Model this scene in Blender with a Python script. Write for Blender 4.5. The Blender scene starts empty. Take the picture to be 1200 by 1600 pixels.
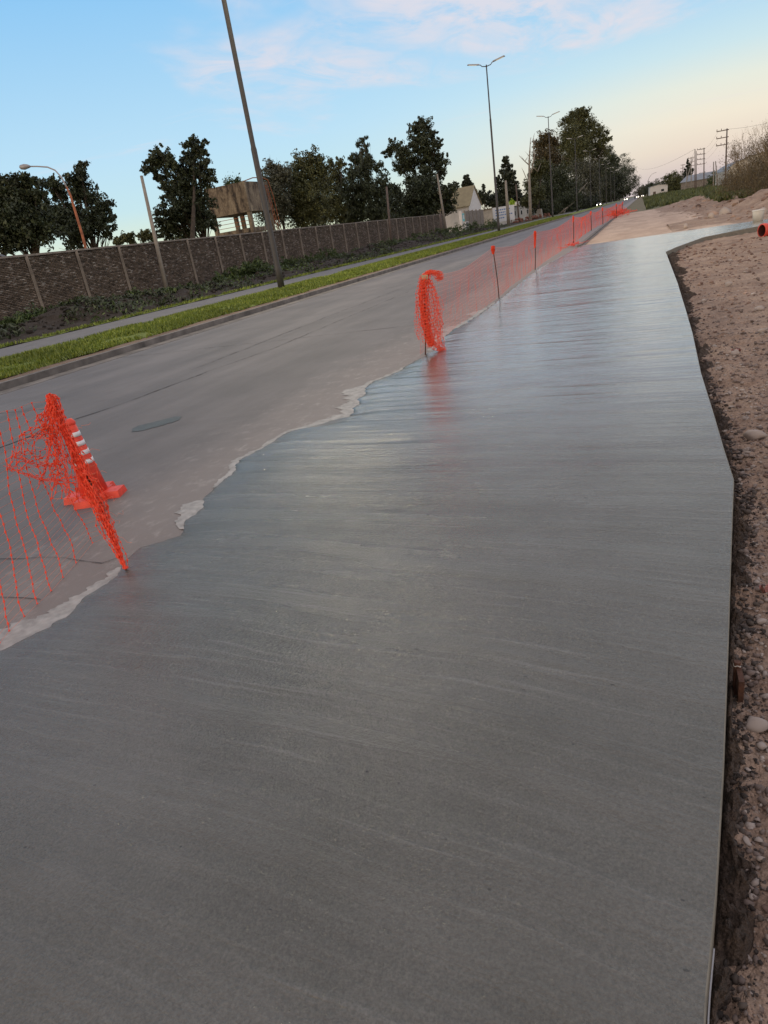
import bpy, bmesh, math, random
import numpy as np
from mathutils import Vector, Matrix
rng = np.random.default_rng(7); random.seed(7)
R = math.radians
S = bpy.context.scene; C = S.collection

# ------------------------------------------------------------------ camera
F = 1024.; CXP, CYP = 600., 800.; H = 1.6
dn = np.array([400., 2440., F]); dn /= np.linalg.norm(dn)
YV = np.array([403., -497., F]); YV -= dn*(YV@dn); YV /= np.linalg.norm(YV)
UP = -dn; XV = np.cross(YV, UP)
cam = bpy.data.objects.new('camera', bpy.data.cameras.new('camera')); C.objects.link(cam)
cam.data.sensor_fit = 'HORIZONTAL'; cam.data.sensor_width = 36; cam.data.lens = F/1200*36
cam.data.clip_start = .05; cam.data.clip_end = 9000
cam.matrix_world = Matrix(((XV[0], -XV[1], -XV[2], 0), (YV[0], -YV[1], -YV[2], 0), (UP[0], -UP[1], -UP[2], H), (0, 0, 0, 1)))
S.camera = cam

# ------------------------------------------------------------------ sky, sun, exposure
SUN_EL, SUN_AZ = 5.0, 200.0          # low glow behind the photographer, degrees (azimuth clockwise from +Y)
w = bpy.data.worlds.new('World'); S.world = w; w.use_nodes = True
def build_sky():
    nt = w.node_tree; N = nt.nodes; L = nt.links; N.clear()
    out = N.new('ShaderNodeOutputWorld'); bg = N.new('ShaderNodeBackground'); L.new(bg.outputs[0], out.inputs[0])
    tc = N.new('ShaderNodeTexCoord'); sep = N.new('ShaderNodeSeparateXYZ'); L.new(tc.outputs['Generated'], sep.inputs[0])
    def ramp(stops, src):
        r = N.new('ShaderNodeValToRGB'); e = r.color_ramp.elements
        while len(e) < len(stops): e.new(.5)
        for k, (p, c) in enumerate(stops): e[k].position = p; e[k].color = tuple(((v/255)/12.92 if v <= 10 else ((v/255+.055)/1.055)**2.4) for v in c)+(1,)
        L.new(src, r.inputs[0]); return r.outputs[0]
    def mr(src, a, b, c=0., d=1.):
        m = N.new('ShaderNodeMapRange'); m.interpolation_type = 'SMOOTHSTEP'
        for k, v in zip((1, 2, 3, 4), (a, b, c, d)): m.inputs[k].default_value = v
        L.new(src, m.inputs[0]); return m.outputs[0]
    def mix(f, a, b):
        m = N.new('ShaderNodeMix'); m.data_type = 'RGBA'
        for v, i in ((f, 0), (a, 6), (b, 7)):
            if hasattr(v, 'links'): L.new(v, m.inputs[i])
            else: m.inputs[i].default_value = v if i == 0 else tuple(v)+(1,)
        return m.outputs[2]
    z = sep.outputs[2]
    left = ramp([(0, (238, 236, 200)), (.03, (230, 240, 212)), (.08, (202, 234, 242)), (.14, (190, 228, 250)), (.3, (146, 204, 248)), (.42, (152, 190, 226)), (.62, (180, 184, 192)), (1, (190, 180, 178))], z)
    right = ramp([(0, (205, 190, 196)), (.02, (220, 204, 200)), (.045, (238, 222, 206)), (.075, (245, 235, 216)), (.11, (234, 238, 226)), (.145, (206, 232, 240)), (.19, (180, 220, 246)), (.33, (140, 190, 236)), (.45, (158, 188, 218)), (.62, (180, 184, 192)), (1, (190, 180, 178))], z)
    back = ramp([(0, (255, 196, 128)), (.06, (255, 216, 152)), (.15, (252, 226, 184)), (.3, (236, 216, 194)), (.6, (200, 190, 184)), (1, (190, 180, 178))], z)
    col = mix(mr(sep.outputs[0], -.45, .1), left, right)
    col = mix(mr(sep.outputs[1], .25, -.7), col, back)
    sky = N.new('ShaderNodeTexSky'); sky.sky_type = 'NISHITA'; sky.sun_disc = False
    sky.sun_elevation = R(SUN_EL); sky.sun_rotation = R(SUN_AZ)
    sc = N.new('ShaderNodeVectorMath'); sc.operation = 'SCALE'; L.new(sky.outputs[0], sc.inputs[0]); sc.inputs[3].default_value = .12
    col = mix(.04, col, sc.outputs[0])
    # thin cloud: noise on the direction projected onto a high plane
    dz = N.new('ShaderNodeMath'); dz.operation = 'MAXIMUM'; dz.inputs[1].default_value = .03; L.new(z, dz.inputs[0])
    dv = N.new('ShaderNodeCombineXYZ')
    for i in (0, 1):
        d = N.new('ShaderNodeMath'); d.operation = 'DIVIDE'; L.new(sep.outputs[i], d.inputs[0]); L.new(dz.outputs[0], d.inputs[1]); L.new(d.outputs[0], dv.inputs[i])
    def noise(scale, detail, rough, loc, sx=1., sy=1., dist=0.):
        mp = N.new('ShaderNodeMapping'); mp.inputs['Location'].default_value = loc; mp.inputs['Scale'].default_value = (sx, sy, 1); L.new(dv.outputs[0], mp.inputs[0])
        n = N.new('ShaderNodeTexNoise'); n.inputs['Scale'].default_value = scale; n.inputs['Detail'].default_value = detail; n.inputs['Roughness'].default_value = rough
        n.inputs['Distortion'].default_value = dist; L.new(mp.outputs[0], n.inputs[0]); return n.outputs[0]
    # a thin veil that thickens overhead: its ragged lower edge shows at the top of the photograph
    wav = noise(.55, 5, .6, CL_BIG, 1., .6, .5)
    zz = N.new('ShaderNodeMath'); zz.operation = 'MULTIPLY_ADD'; L.new(wav, zz.inputs[0]); zz.inputs[1].default_value = .46; L.new(z, zz.inputs[2])
    za = N.new('ShaderNodeMath'); za.operation = 'ADD'; L.new(zz.outputs[0], za.inputs[0]); L.new(mr(sep.outputs[0], -.62, -.44, -.13, 0.), za.inputs[1])
    veil = mr(za.outputs[0], .41, .52)
    fine = mr(noise(1.9, 9, .66, CL_FINE, 1., .45, 1.2), .30, .58)
    low = mr(noise(.9, 7, .62, CL_LOW, .35, 1.3, .6), .60, .74)
    lo2 = N.new('ShaderNodeMath'); lo2.operation = 'MULTIPLY'; L.new(low, lo2.inputs[0]); L.new(mr(z, .02, .12, 0., .45), lo2.inputs[1])
    m1 = N.new('ShaderNodeMath'); m1.operation = 'MULTIPLY'; L.new(veil, m1.inputs[0]); L.new(fine, m1.inputs[1])
    m2 = N.new('ShaderNodeMath'); m2.operation = 'MAXIMUM'; L.new(m1.outputs[0], m2.inputs[0]); L.new(lo2.outputs[0], m2.inputs[1])
    m3 = N.new('ShaderNodeMath'); m3.operation = 'MULTIPLY'; m3.inputs[1].default_value = .82; L.new(m2.outputs[0], m3.inputs[0])
    col = mix(m3.outputs[0], col, tuple(((v/255+.055)/1.055)**2.4 for v in (232, 224, 230)))
    L.new(col, bg.inputs[0]); bg.inputs[1].default_value = 1.0
CL_BIG = (14.5, 19.9, 0); CL_FINE = (3., 1.2, 0); CL_LOW = (5., 2., 0)
build_sky()
sl = bpy.data.lights.new('sun', 'SUN'); sl.energy = .7; sl.angle = R(14); sl.color = (1, .80, .58)
so = bpy.data.objects.new('sun', sl); C.objects.link(so)
sd = Vector((math.sin(R(SUN_AZ))*math.cos(R(SUN_EL)), math.cos(R(SUN_AZ))*math.cos(R(SUN_EL)), math.sin(R(SUN_EL))))
so.rotation_euler = sd.to_track_quat('Z', 'Y').to_euler()
S.view_settings.view_transform = 'Standard'; S.view_settings.look = 'None'; S.view_settings.exposure = 0; S.view_settings.gamma = 1
S.render.engine = 'CYCLES'

# ------------------------------------------------------------------ measuring helpers (photo pixel -> place)
def ray(px, py):
    r = np.array([px-CXP, py-CYP, F]); return np.array([r@XV, r@YV, r@UP])
def G(px, py, z=0.):
    d = ray(px, py); t = (z-H)/d[2]; return np.array([d[0]*t, d[1]*t, z])
def onX(px, py, X):
    d = ray(px, py); t = X/d[0]; return np.array([X, d[1]*t, H+d[2]*t])
def atY(px, py, Y):
    d = ray(px, py); t = Y/d[1]; return np.array([d[0]*t, Y, H+d[2]*t])
def PD(px, py, D):
    d = ray(px, py)/F; return np.array([d[0]*D, d[1]*D, H+d[2]*D])

# ------------------------------------------------------------------ noise in numpy
_T = rng.random((256, 256))
def vnoise(x, y):
    xi = np.floor(x).astype(int); yi = np.floor(y).astype(int); fx = x-xi; fy = y-yi
    fx = fx*fx*(3-2*fx); fy = fy*fy*(3-2*fy); a = _T[xi % 256, yi % 256]; b = _T[(xi+1) % 256, yi % 256]
    c = _T[xi % 256, (yi+1) % 256]; d = _T[(xi+1) % 256, (yi+1) % 256]
    return (a*(1-fx)+b*fx)*(1-fy)+(c*(1-fx)+d*fx)*fy-.5
def fbm(x, y, o=4, g=.5):
    s = 0; a = 1.
    for k in range(o): s = s+a*vnoise(x*2**k+17.3*k, y*2**k+5.1*k); a *= g
    return s
def sm(a, b, x): t = np.clip((x-a)/(b-a), 0, 1); return t*t*(3-2*t)

# ------------------------------------------------------------------ materials
MT = {}
def mat(name, build):
    m = bpy.data.materials.new(name); m.use_nodes = True; nt = m.node_tree
    b = nt.nodes['Principled BSDF']; build(nt, nt.nodes, nt.links, b); MT[name] = m; return m
def coords(N, L, scale=(1, 1, 1), kind='Object', rot=(0, 0, 0)):
    tc = N.new('ShaderNodeTexCoord'); mp = N.new('ShaderNodeMapping'); mp.inputs['Scale'].default_value = scale; mp.inputs['Rotation'].default_value = rot
    L.new(tc.outputs[kind], mp.inputs[0]); return mp.outputs[0]
def nz(N, L, vec, scale, detail=4, rough=.5, dist=0.):
    n = N.new('ShaderNodeTexNoise'); n.inputs['Scale'].default_value = scale; n.inputs['Detail'].default_value = detail
    n.inputs['Roughness'].default_value = rough; n.inputs['Distortion'].default_value = dist; L.new(vec, n.inputs[0]); return n.outputs[0]
def crp(N, L, src, stops):
    r = N.new('ShaderNodeValToRGB'); e = r.color_ramp.elements
    while len(e) < len(stops): e.new(.5)
    for k, (p, c) in enumerate(stops): e[k].position = p; e[k].color = (c if isinstance(c, tuple) else (c, c, c))+(1,)
    L.new(src, r.inputs[0]); return r.outputs[0]
def mrg(N, L, src, a, b, c=0., d=1.):
    m = N.new('ShaderNodeMapRange'); m.interpolation_type = 'SMOOTHSTEP'
    for k, v in zip((1, 2, 3, 4), (a, b, c, d)): m.inputs[k].default_value = v
    L.new(src, m.inputs[0]); return m.outputs[0]
def mixc(N, L, f, a, b, mode='MIX'):
    m = N.new('ShaderNodeMix'); m.data_type = 'RGBA'; m.blend_type = mode
    for v, i in ((f, 0), (a, 6), (b, 7)):
        if hasattr(v, 'links'): L.new(v, m.inputs[i])
        else: m.inputs[i].default_value = v if i == 0 else tuple(v)+(1,)
    return m.outputs[2]
def mth(N, L, op, a, b=None, c=None):
    m = N.new('ShaderNodeMath'); m.operation = op
    for i, v in enumerate((a, b, c)):
        if v is None: continue
        if hasattr(v, 'links'): L.new(v, m.inputs[i])
        else: m.inputs[i].default_value = v
    return m.outputs[0]
def bump(N, L, h, dist, strength=1., normal=None):
    b = N.new('ShaderNodeBump'); b.inputs['Distance'].default_value = dist; b.inputs['Strength'].default_value = strength; L.new(h, b.inputs['Height'])
    if normal is not None: L.new(normal, b.inputs['Normal'])
    return b.outputs[0]
def simple(name, col, rough=.7, metal=0., var=.25, scale=8., bmp=.01, emit=None, es=0., island=0.):
    def f(nt, N, L, b):
        v = coords(N, L); n = nz(N, L, v, scale, 5, .6)
        lo = tuple(c*(1-var) for c in col); hi = tuple(min(1, c*(1+var)) for c in col)
        c = crp(N, L, n, [(.3, lo), (.7, hi)])
        if island:
            g = N.new('ShaderNodeNewGeometry'); c = mixc(N, L, 1., c, crp(N, L, g.outputs['Random Per Island'], [(0, 1-island), (1, 1+island if island < 0 else 1.)]), 'MULTIPLY')
        L.new(c, b.inputs['Base Color']); b.inputs['Roughness'].default_value = rough; b.inputs['Metallic'].default_value = metal
        if bmp: L.new(bump(N, L, n, bmp), b.inputs['Normal'])
        if emit: b.inputs['Emission Color'].default_value = emit+(1,); b.inputs['Emission Strength'].default_value = es
    return mat(name, f)

def slab_mat(nt, N, L, b):
    v1 = coords(N, L); sep = N.new('ShaderNodeSeparateXYZ'); L.new(v1, sep.inputs[0]); Y = sep.outputs[1]; X = sep.outputs[0]
    # the broom passes sweep across the slab; near the camera they curve
    wob = nz(N, L, coords(N, L, (.5, .5, .5)), 1.0, 3)
    cv = mth(N, L, 'MULTIPLY', mth(N, L, 'POWER', mth(N, L, 'ABSOLUTE', mth(N, L, 'ADD', X, 1.9)), 1.6), mrg(N, L, Y, 1., 4.2, .06, .0))
    y2 = mth(N, L, 'ADD', mth(N, L, 'ADD', Y, cv), mth(N, L, 'MULTIPLY', wob, mrg(N, L, Y, 1.8, 3.5, .22, .12)))
    y2 = mth(N, L, 'ADD', y2, mth(N, L, 'MULTIPLY', X, .05))
    cb = N.new('ShaderNodeCombineXYZ'); L.new(X, cb.inputs[0]); L.new(y2, cb.inputs[1])
    def st(sx, sy, det, ro):
        mp = N.new('ShaderNodeMapping'); mp.inputs['Scale'].default_value = (sx, sy, 1); L.new(cb.outputs[0], mp.inputs[0]); return nz(N, L, mp.outputs[0], 1., det, ro)
    s1 = st(1.1, 34., 3, .6); s2 = st(2.2, 120., 2, .6); s3 = st(.45, 5.5, 3, .55); s4 = st(.3, 1.3, 2, .5)
    g1 = nz(N, L, v1, 210., 3, .65); g2 = nz(N, L, v1, 75., 3, .6); bl = nz(N, L, v1, 1.3, 5, .6)
    far = mrg(N, L, Y, 3.2, 4.3); nearr = mrg(N, L, Y, 1.4, 4.0, .62, 1.)
    line = crp(N, L, s1, [(.52, 0.), (.62, .35), (.68, 1.)])
    h = mth(N, L, 'MULTIPLY', s1, mth(N, L, 'MULTIPLY', nearr, 1.1))
    h = mth(N, L, 'ADD', h, mth(N, L, 'MULTIPLY', s2, mth(N, L, 'MULTIPLY', nearr, .6)))
    h = mth(N, L, 'ADD', h, mth(N, L, 'MULTIPLY', line, mth(N, L, 'MULTIPLY', nearr, .5)))
    h = mth(N, L, 'ADD', h, mth(N, L, 'MULTIPLY', g1, mrg(N, L, Y, 3.3, 9., .55, .18)))
    h = mth(N, L, 'ADD', h, mth(N, L, 'MULTIPLY', g2, mrg(N, L, Y, 3.3, 9., 2.1, .4)))
    n1 = bump(N, L, h, .0044)
    n2 = bump(N, L, mth(N, L, 'ADD', mth(N, L, 'MULTIPLY', s3, 1.), mth(N, L, 'MULTIPLY', s4, 2.4)), .022, 1., n1)
    L.new(n2, b.inputs['Normal'])
    tone = crp(N, L, bl, [(.3, (.088, .085, .072)), (.5, (.113, .109, .096)), (.72, (.142, .137, .123))])
    tone = mixc(N, L, 1., tone, crp(N, L, s1, [(.3, .96), (.7, 1.05)]), 'MULTIPLY')
    tone = mixc(N, L, 1., tone, crp(N, L, s3, [(.3, .91), (.7, 1.08)]), 'MULTIPLY')
    tone = mixc(N, L, 1., tone, crp(N, L, g2, [(.3, .88), (.7, 1.10)]), 'MULTIPLY')
    tone = mixc(N, L, mth(N, L, 'MULTIPLY', line, mrg(N, L, Y, .9, 2.0, .10, .24)), tone, (.30, .30, .29))
    grit = crp(N, L, nz(N, L, v1, 120., 2, .8), [(.35, .80), (.65, 1.16)]); tone = mixc(N, L, 1., tone, grit, 'MULTIPLY')
    pit = crp(N, L, nz(N, L, coords(N, L, (1, 1.6, 1)), 26., 1), [(.20, .35), (.235, 1.)])
    tone = mixc(N, L, 1., tone, pit, 'MULTIPLY')
    L.new(tone, b.inputs['Base Color'])
    ro = mth(N, L, 'ADD', mrg(N, L, Y, 3.5, 4.1, .26, .17), mth(N, L, 'MULTIPLY', mth(N, L, 'ADD', s3, -.5), .5))
    ro = mth(N, L, 'ADD', ro, mth(N, L, 'MULTIPLY', mth(N, L, 'ADD', bl, -.5), .18))
    L.new(ro, b.inputs['Roughness']); b.inputs['IOR'].default_value = 1.5
    L.new(mrg(N, L, Y, 2.8, 7., .50, 1.), b.inputs['Coat Weight']); L.new(mrg(N, L, Y, 3., 6., .085, .14), b.inputs['Coat Roughness']); b.inputs['Coat IOR'].default_value = 1.42; 
    gr = mth(N, L, 'MULTIPLY', nz(N, L, v1, 150., 1, .5), mrg(N, L, Y, 3.4, 5.5, 1.1, .0))
    c1 = bump(N, L, mth(N, L, 'ADD', h, gr), .0010); c2 = bump(N, L, mth(N, L, 'ADD', s3, mth(N, L, 'MULTIPLY', s4, 1.7)), .015, 1., c1); L.new(c2, b.inputs['Coat Normal'])
mat('fresh_concrete', slab_mat)

def road_mat(nt, N, L, b):
    v = coords(N, L); sep = N.new('ShaderNodeSeparateXYZ'); L.new(v, sep.inputs[0]); X = sep.outputs[0]
    a = nz(N, L, coords(N, L, (1, .12, 1)), 1.1, 6, .6); g = nz(N, L, v, 90., 4, .7); bl = nz(N, L, v, .7, 6, .62, .4)
    c = crp(N, L, a, [(.3, (.100, .091, .092)), (.7, (.180, .163, .160))])
    c = mixc(N, L, 1., c, crp(N, L, bl, [(.3, .80), (.55, 1.), (.75, 1.12)]), 'MULTIPLY')
    edge = mth(N, L, 'ADD', X, mth(N, L, 'MULTIPLY', nz(N, L, v, 1.8, 6, .65), 1.3))
    c = mixc(N, L, mrg(N, L, edge, -3.7, -2.5, 0., .7), c, (.27, .232, .212))           # cement dust trodden out from the pour
    sp = nz(N, L, coords(N, L, (1, .55, 1)), 9., 5, .7)
    c = mixc(N, L, mth(N, L, 'MULTIPLY', mrg(N, L, edge, -3.9, -2.7), mrg(N, L, sp, .50, .78, 0., .7)), c, (.42, .39, .36))
    c = mixc(N, L, mrg(N, L, g, .62, .75, 0., .5), c, (.3, .28, .27))
    L.new(c, b.inputs['Base Color']); b.inputs['Roughness'].default_value = .62
    L.new(bump(N, L, g, .003, 1., bump(N, L, bl, .02)), b.inputs['Normal'])
mat('road_surface', road_mat)

def dirt_mat(dark):
    def f(nt, N, L, b):
        v = coords(N, L); sep = N.new('ShaderNodeSeparateXYZ'); L.new(v, sep.inputs[0])
        a = nz(N, L, v, 1.4, 7, .68); g = nz(N, L, v, 34., 5, .72); p = N.new('ShaderNodeTexVoronoi'); p.inputs['Scale'].default_value = 46; L.new(v, p.inputs[0])
        q = N.new('ShaderNodeTexVoronoi'); q.inputs['Scale'].default_value = 110; L.new(v, q.inputs[0])
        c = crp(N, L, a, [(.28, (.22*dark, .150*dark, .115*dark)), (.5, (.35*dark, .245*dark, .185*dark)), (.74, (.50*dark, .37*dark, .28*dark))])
        c = mixc(N, L, 1., c, crp(N, L, g, [(.3, .55), (.5, 1.), (.72, 1.35)]), 'MULTIPLY')
        pal = crp(N, L, p.outputs['Color'], [(.62, 0.), (.8, .55)])
        c = mixc(N, L, mth(N, L, 'MULTIPLY', pal, crp(N, L, p.outputs['Distance'], [(.25, 1.), (.45, 0.)])), c, (.34*dark, .29*dark, .26*dark))
        L.new(c, b.inputs['Base Color']); b.inputs['Roughness'].default_value = .92
        hh = mth(N, L, 'ADD', mth(N, L, 'MULTIPLY', p.outputs['Distance'], -1.), mth(N, L, 'MULTIPLY', q.outputs['Distance'], -.5))
        L.new(bump(N, L, mth(N, L, 'ADD', hh, g), .012 if dark > .5 or dark < .2 else .030), b.inputs['Normal'])
    return f
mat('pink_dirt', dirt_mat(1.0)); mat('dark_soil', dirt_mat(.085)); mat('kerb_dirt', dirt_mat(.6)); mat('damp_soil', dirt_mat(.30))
def sand_mat(nt, N, L, b):
    v = coords(N, L); a = nz(N, L, coords(N, L, (1, .35, 1)), .9, 6, .6); g = nz(N, L, v, 12., 5, .7)
    c = crp(N, L, a, [(.3, (.44, .31, .235)), (.7, (.66, .50, .385))])
    c = mixc(N, L, 1., c, crp(N, L, g, [(.3, .78), (.7, 1.12)]), 'MULTIPLY'); L.new(c, b.inputs['Base Color']); b.inputs['Roughness'].default_value = .9
    L.new(bump(N, L, g, .02), b.inputs['Normal'])
mat('compacted_sand', sand_mat)
def soilgrass(nt, N, L, b):
    v = coords(N, L); a = nz(N, L, v, .25, 7, .65); g = nz(N, L, v, 9., 4, .7)
    c = crp(N, L, a, [(.35, (.24, .17, .12)), (.52, (.16, .14, .07)), (.7, (.09, .115, .035))])
    c = mixc(N, L, 1., c, crp(N, L, g, [(.3, .7), (.7, 1.2)]), 'MULTIPLY'); L.new(c, b.inputs['Base Color']); b.inputs['Roughness'].default_value = .9
mat('rough_ground', soilgrass)
def turf(nt, N, L, b):
    v = coords(N, L); a = nz(N, L, v, .8, 6, .6); g = nz(N, L, v, 40., 3, .7)
    c = crp(N, L, a, [(.3, (.11, .16, .02)), (.55, (.19, .24, .03)), (.75, (.25, .24, .06))])
    c = mixc(N, L, 1., c, crp(N, L, g, [(.3, .6), (.7, 1.2)]), 'MULTIPLY'); L.new(c, b.inputs['Base Color']); b.inputs['Roughness'].default_value = .85
    L.new(bump(N, L, g, .03), b.inputs['Normal'])
mat('turf', turf)
def leafm(name, a, c2, rough=.6, transl=.25):
    def f(nt, N, L, b):
        g = N.new('ShaderNodeNewGeometry'); c = crp(N, L, g.outputs['Random Per Island'], [(0, tuple(x*.6 for x in a)), (.5, a), (1, c2)])
        n = nz(N, L, coords(N, L), .45, 3); c = mixc(N, L, 1., c, crp(N, L, n, [(.3, .72), (.7, 1.25)]), 'MULTIPLY')
        L.new(c, b.inputs['Base Color']); b.inputs['Roughness'].default_value = rough
    return mat(name, f)
leafm('leaf_dark', (.034, .048, .022), (.068, .088, .036)); leafm('leaf_olive', (.068, .080, .028), (.128, .132, .044))
leafm('leaf_grey', (.062, .070, .046), (.115, .120, .078)); leafm('leaf_cypress', (.026, .036, .021), (.050, .064, .030))
leafm('leaf_rust', (.072, .062, .026), (.13, .092, .038)); leafm('leaf_weed', (.040, .072, .018), (.10, .14, .035))
leafm('grass_blade', (.15, .21, .022), (.30, .34, .05)); leafm('grass_rank', (.075, .10, .028), (.15, .165, .05)); leafm('leaf_lime', (.42, .6, .05), (.6, .8, .08)); leafm('leaf_twig', (.12, .095, .05), (.19, .15, .075))
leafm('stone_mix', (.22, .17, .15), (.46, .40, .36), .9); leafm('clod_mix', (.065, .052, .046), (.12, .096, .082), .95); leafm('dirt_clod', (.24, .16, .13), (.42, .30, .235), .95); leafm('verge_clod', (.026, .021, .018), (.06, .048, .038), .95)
simple('bark', (.085, .068, .052), .9, var=.4, scale=3, bmp=.05); simple('pale_bark', (.26, .23, .19), .9, var=.35, scale=2, bmp=.03); simple('twig', (.22, .175, .115), .9)
def brickm(nt, N, L, b):
    g = N.new('ShaderNodeNewGeometry'); c = crp(N, L, g.outputs['Random Per Island'], [(0, (.085, .066, .052)), (.4, (.145, .112, .086)), (.8, (.185, .142, .115)), (.92, (.24, .20, .175)), (1, (.34, .31, .28))])
    st = nz(N, L, coords(N, L, (1, .4, 1), 'Generated'), 6., 6, .65); c = mixc(N, L, 1., c, crp(N, L, st, [(.32, .5), (.6, 1.1)]), 'MULTIPLY')
    L.new(c, b.inputs['Base Color']); b.inputs['Roughness'].default_value = .93
    L.new(bump(N, L, nz(N, L, coords(N, L), 20., 4, .7), .02), b.inputs['Normal'])
mat('wall_brick', brickm)
simple('mortar', (.075, .062, .056), .95, var=.4, scale=3, bmp=.03); simple('wall_concrete', (.24, .21, .185), .9, var=.35, scale=2.5, bmp=.02)
def stainm(nt, N, L, b):
    v = coords(N, L, (1.5, 1.5, .5)); n = nz(N, L, v, .9, 9, .75, .6); m2 = nz(N, L, coords(N, L), 5., 5, .7)
    c = crp(N, L, n, [(.40, (.045, .036, .03)), (.50, (.19, .15, .11)), (.68, (.40, .34, .245))]); c = mixc(N, L, 1., c, crp(N, L, m2, [(.3, .7), (.7, 1.15)]), 'MULTIPLY')
    L.new(c, b.inputs['Base Color']); b.inputs['Roughness'].default_value = .9; L.new(bump(N, L, m2, .05), b.inputs['Normal'])
mat('tank_concrete', stainm)
simple('kerb_concrete', (.17, .155, .145), .85, var=.45, scale=2.2, bmp=.01); simple('pale_concrete', (.36, .34, .31), .85, var=.2, scale=5, bmp=.01)
simple('slab_edge', (.20, .185, .15), .7, var=.25, scale=14, bmp=.004); simple('slurry', (.36, .345, .325), .6, var=.32, scale=14, bmp=.006); simple('damp_patch', (.062, .078, .082), .6, var=.3, scale=9, bmp=.004)
simple('crack_fill', (.035, .032, .032), .9); simple('lane_asphalt', (.145, .142, .15), .75, var=.15, scale=1.5, bmp=.004)
simple('grey_paint', (.055, .052, .054), .55, var=.15); simple('lamp_metal', (.36, .36, .38), .5, .3, var=.1)
simple('lamp_lens', (.8, .8, .7), .3, emit=(1., .88, .60), es=.35); simple('rust', (.32, .11, .05), .8, var=.4, scale=4); simple('dark_rust', (.10, .045, .028), .8, var=.4, scale=20)
simple('old_wood', (.13, .10, .085), .85, var=.3, scale=4); simple('pole_concrete', (.27, .245, .215), .85, var=.2, scale=3)
simple('orange_strand', (.98, .075, .022), .4, var=.02); simple('orange_thread', (1., .26, .13), .4, var=.02)
simple('cone_orange', (.80, .065, .035), .5, var=.22, scale=14, bmp=.002); simple('white_band', (.80, .80, .82), .4, var=.06); simple('block_wood', (.48, .38, .24), .8)
simple('white_paint', (.72, .71, .70), .7, var=.08, scale=2); simple('cream_wall', (.55, .52, .46), .8, var=.15, scale=2); simple('tan_roof', (.30, .255, .15), .7, var=.15, scale=1)
simple('grey_roof', (.24, .27, .31), .6, var=.15, scale=1); simple('glass_dark', (.03, .035, .04), .15); simple('sign_white', (.66, .70, .76), .5, var=.05); simple('sign_blue', (.08, .20, .50), .5); simple('sign_teal', (.10, .52, .56), .5)
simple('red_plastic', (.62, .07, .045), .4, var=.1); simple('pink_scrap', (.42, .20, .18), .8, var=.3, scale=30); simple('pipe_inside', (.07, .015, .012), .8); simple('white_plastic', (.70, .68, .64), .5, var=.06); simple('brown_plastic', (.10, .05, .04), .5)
simple('tyre', (.02, .02, .02), .9); simple('car_white', (.7, .7, .72), .3); simple('car_dark', (.035, .037, .045), .3); simple('headlight', (.9, .9, .8), .2, emit=(1., .9, .7), es=9.); simple('wire', (.03, .03, .03), .6)
simple('rusty_brick', (.22, .10, .07), .9, var=.3, island=.3)

# ------------------------------------------------------------------ mesh helpers
class MB:
    def __init__(s): s.v = []; s.f = []
    def add(s, vs, fs):
        o = len(s.v); s.v.extend([tuple(map(float, p)) for p in vs]); s.f.extend([tuple(i+o for i in q) for q in fs]); return s
    def box(s, c, d, rz=0., top=(1, 1), M=None):
        x, y, z = (q/2 for q in d); P = []
        for k, zz in ((0, -z), (1, z)):
            tx, ty = (1, 1) if k == 0 else top
            P += [(-x*tx, -y*ty, zz), (x*tx, -y*ty, zz), (x*tx, y*ty, zz), (-x*tx, y*ty, zz)]
        m = M if M is not None else Matrix.Rotation(rz, 3, 'Z')
        P = [m @ Vector(p)+Vector([float(q) for q in c]) for p in P]
        return s.add(P, [(0, 3, 2, 1), (4, 5, 6, 7), (0, 1, 5, 4), (1, 2, 6, 5), (2, 3, 7, 6), (3, 0, 4, 7)])
    def tube(s, pts, rad, n=6, cap=True):
        pts = [np.array(p, float) for p in pts]; rad = [rad]*len(pts) if not hasattr(rad, '__len__') else rad
        V = []; m = len(pts); ref = None
        for i in range(m):
            t = pts[min(i+1, m-1)]-pts[max(i-1, 0)]; t = t/(np.linalg.norm(t)+1e-9)
            if ref is None: ref = np.array([1., 0, 0]) if abs(t[0]) < .8 else np.array([0, 1., 0])
            a = np.cross(t, ref); a /= np.linalg.norm(a)+1e-9; b = np.cross(t, a); ref = np.cross(a, t)
            for k in range(n):
                an = 2*math.pi*k/n; V.append(pts[i]+rad[i]*(math.cos(an)*a+math.sin(an)*b))
        Fc = [(i*n+k, i*n+(k+1) % n, (i+1)*n+(k+1) % n, (i+1)*n+k) for i in range(m-1) for k in range(n)]
        if cap: Fc += [tuple(range(n))[::-1], tuple((m-1)*n+k for k in range(n))]
        return s.add(V, Fc)
    def build(s, name, m, parent=None, smooth=False):
        me = bpy.data.meshes.new(name); me.from_pydata(s.v, [], s.f); me.materials.append(MT[m]); me.update()
        if smooth: me.polygons.foreach_set('use_smooth', [True]*len(me.polygons))
        o = bpy.data.objects.new(name, me); C.objects.link(o); o.parent = parent; return o
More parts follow.
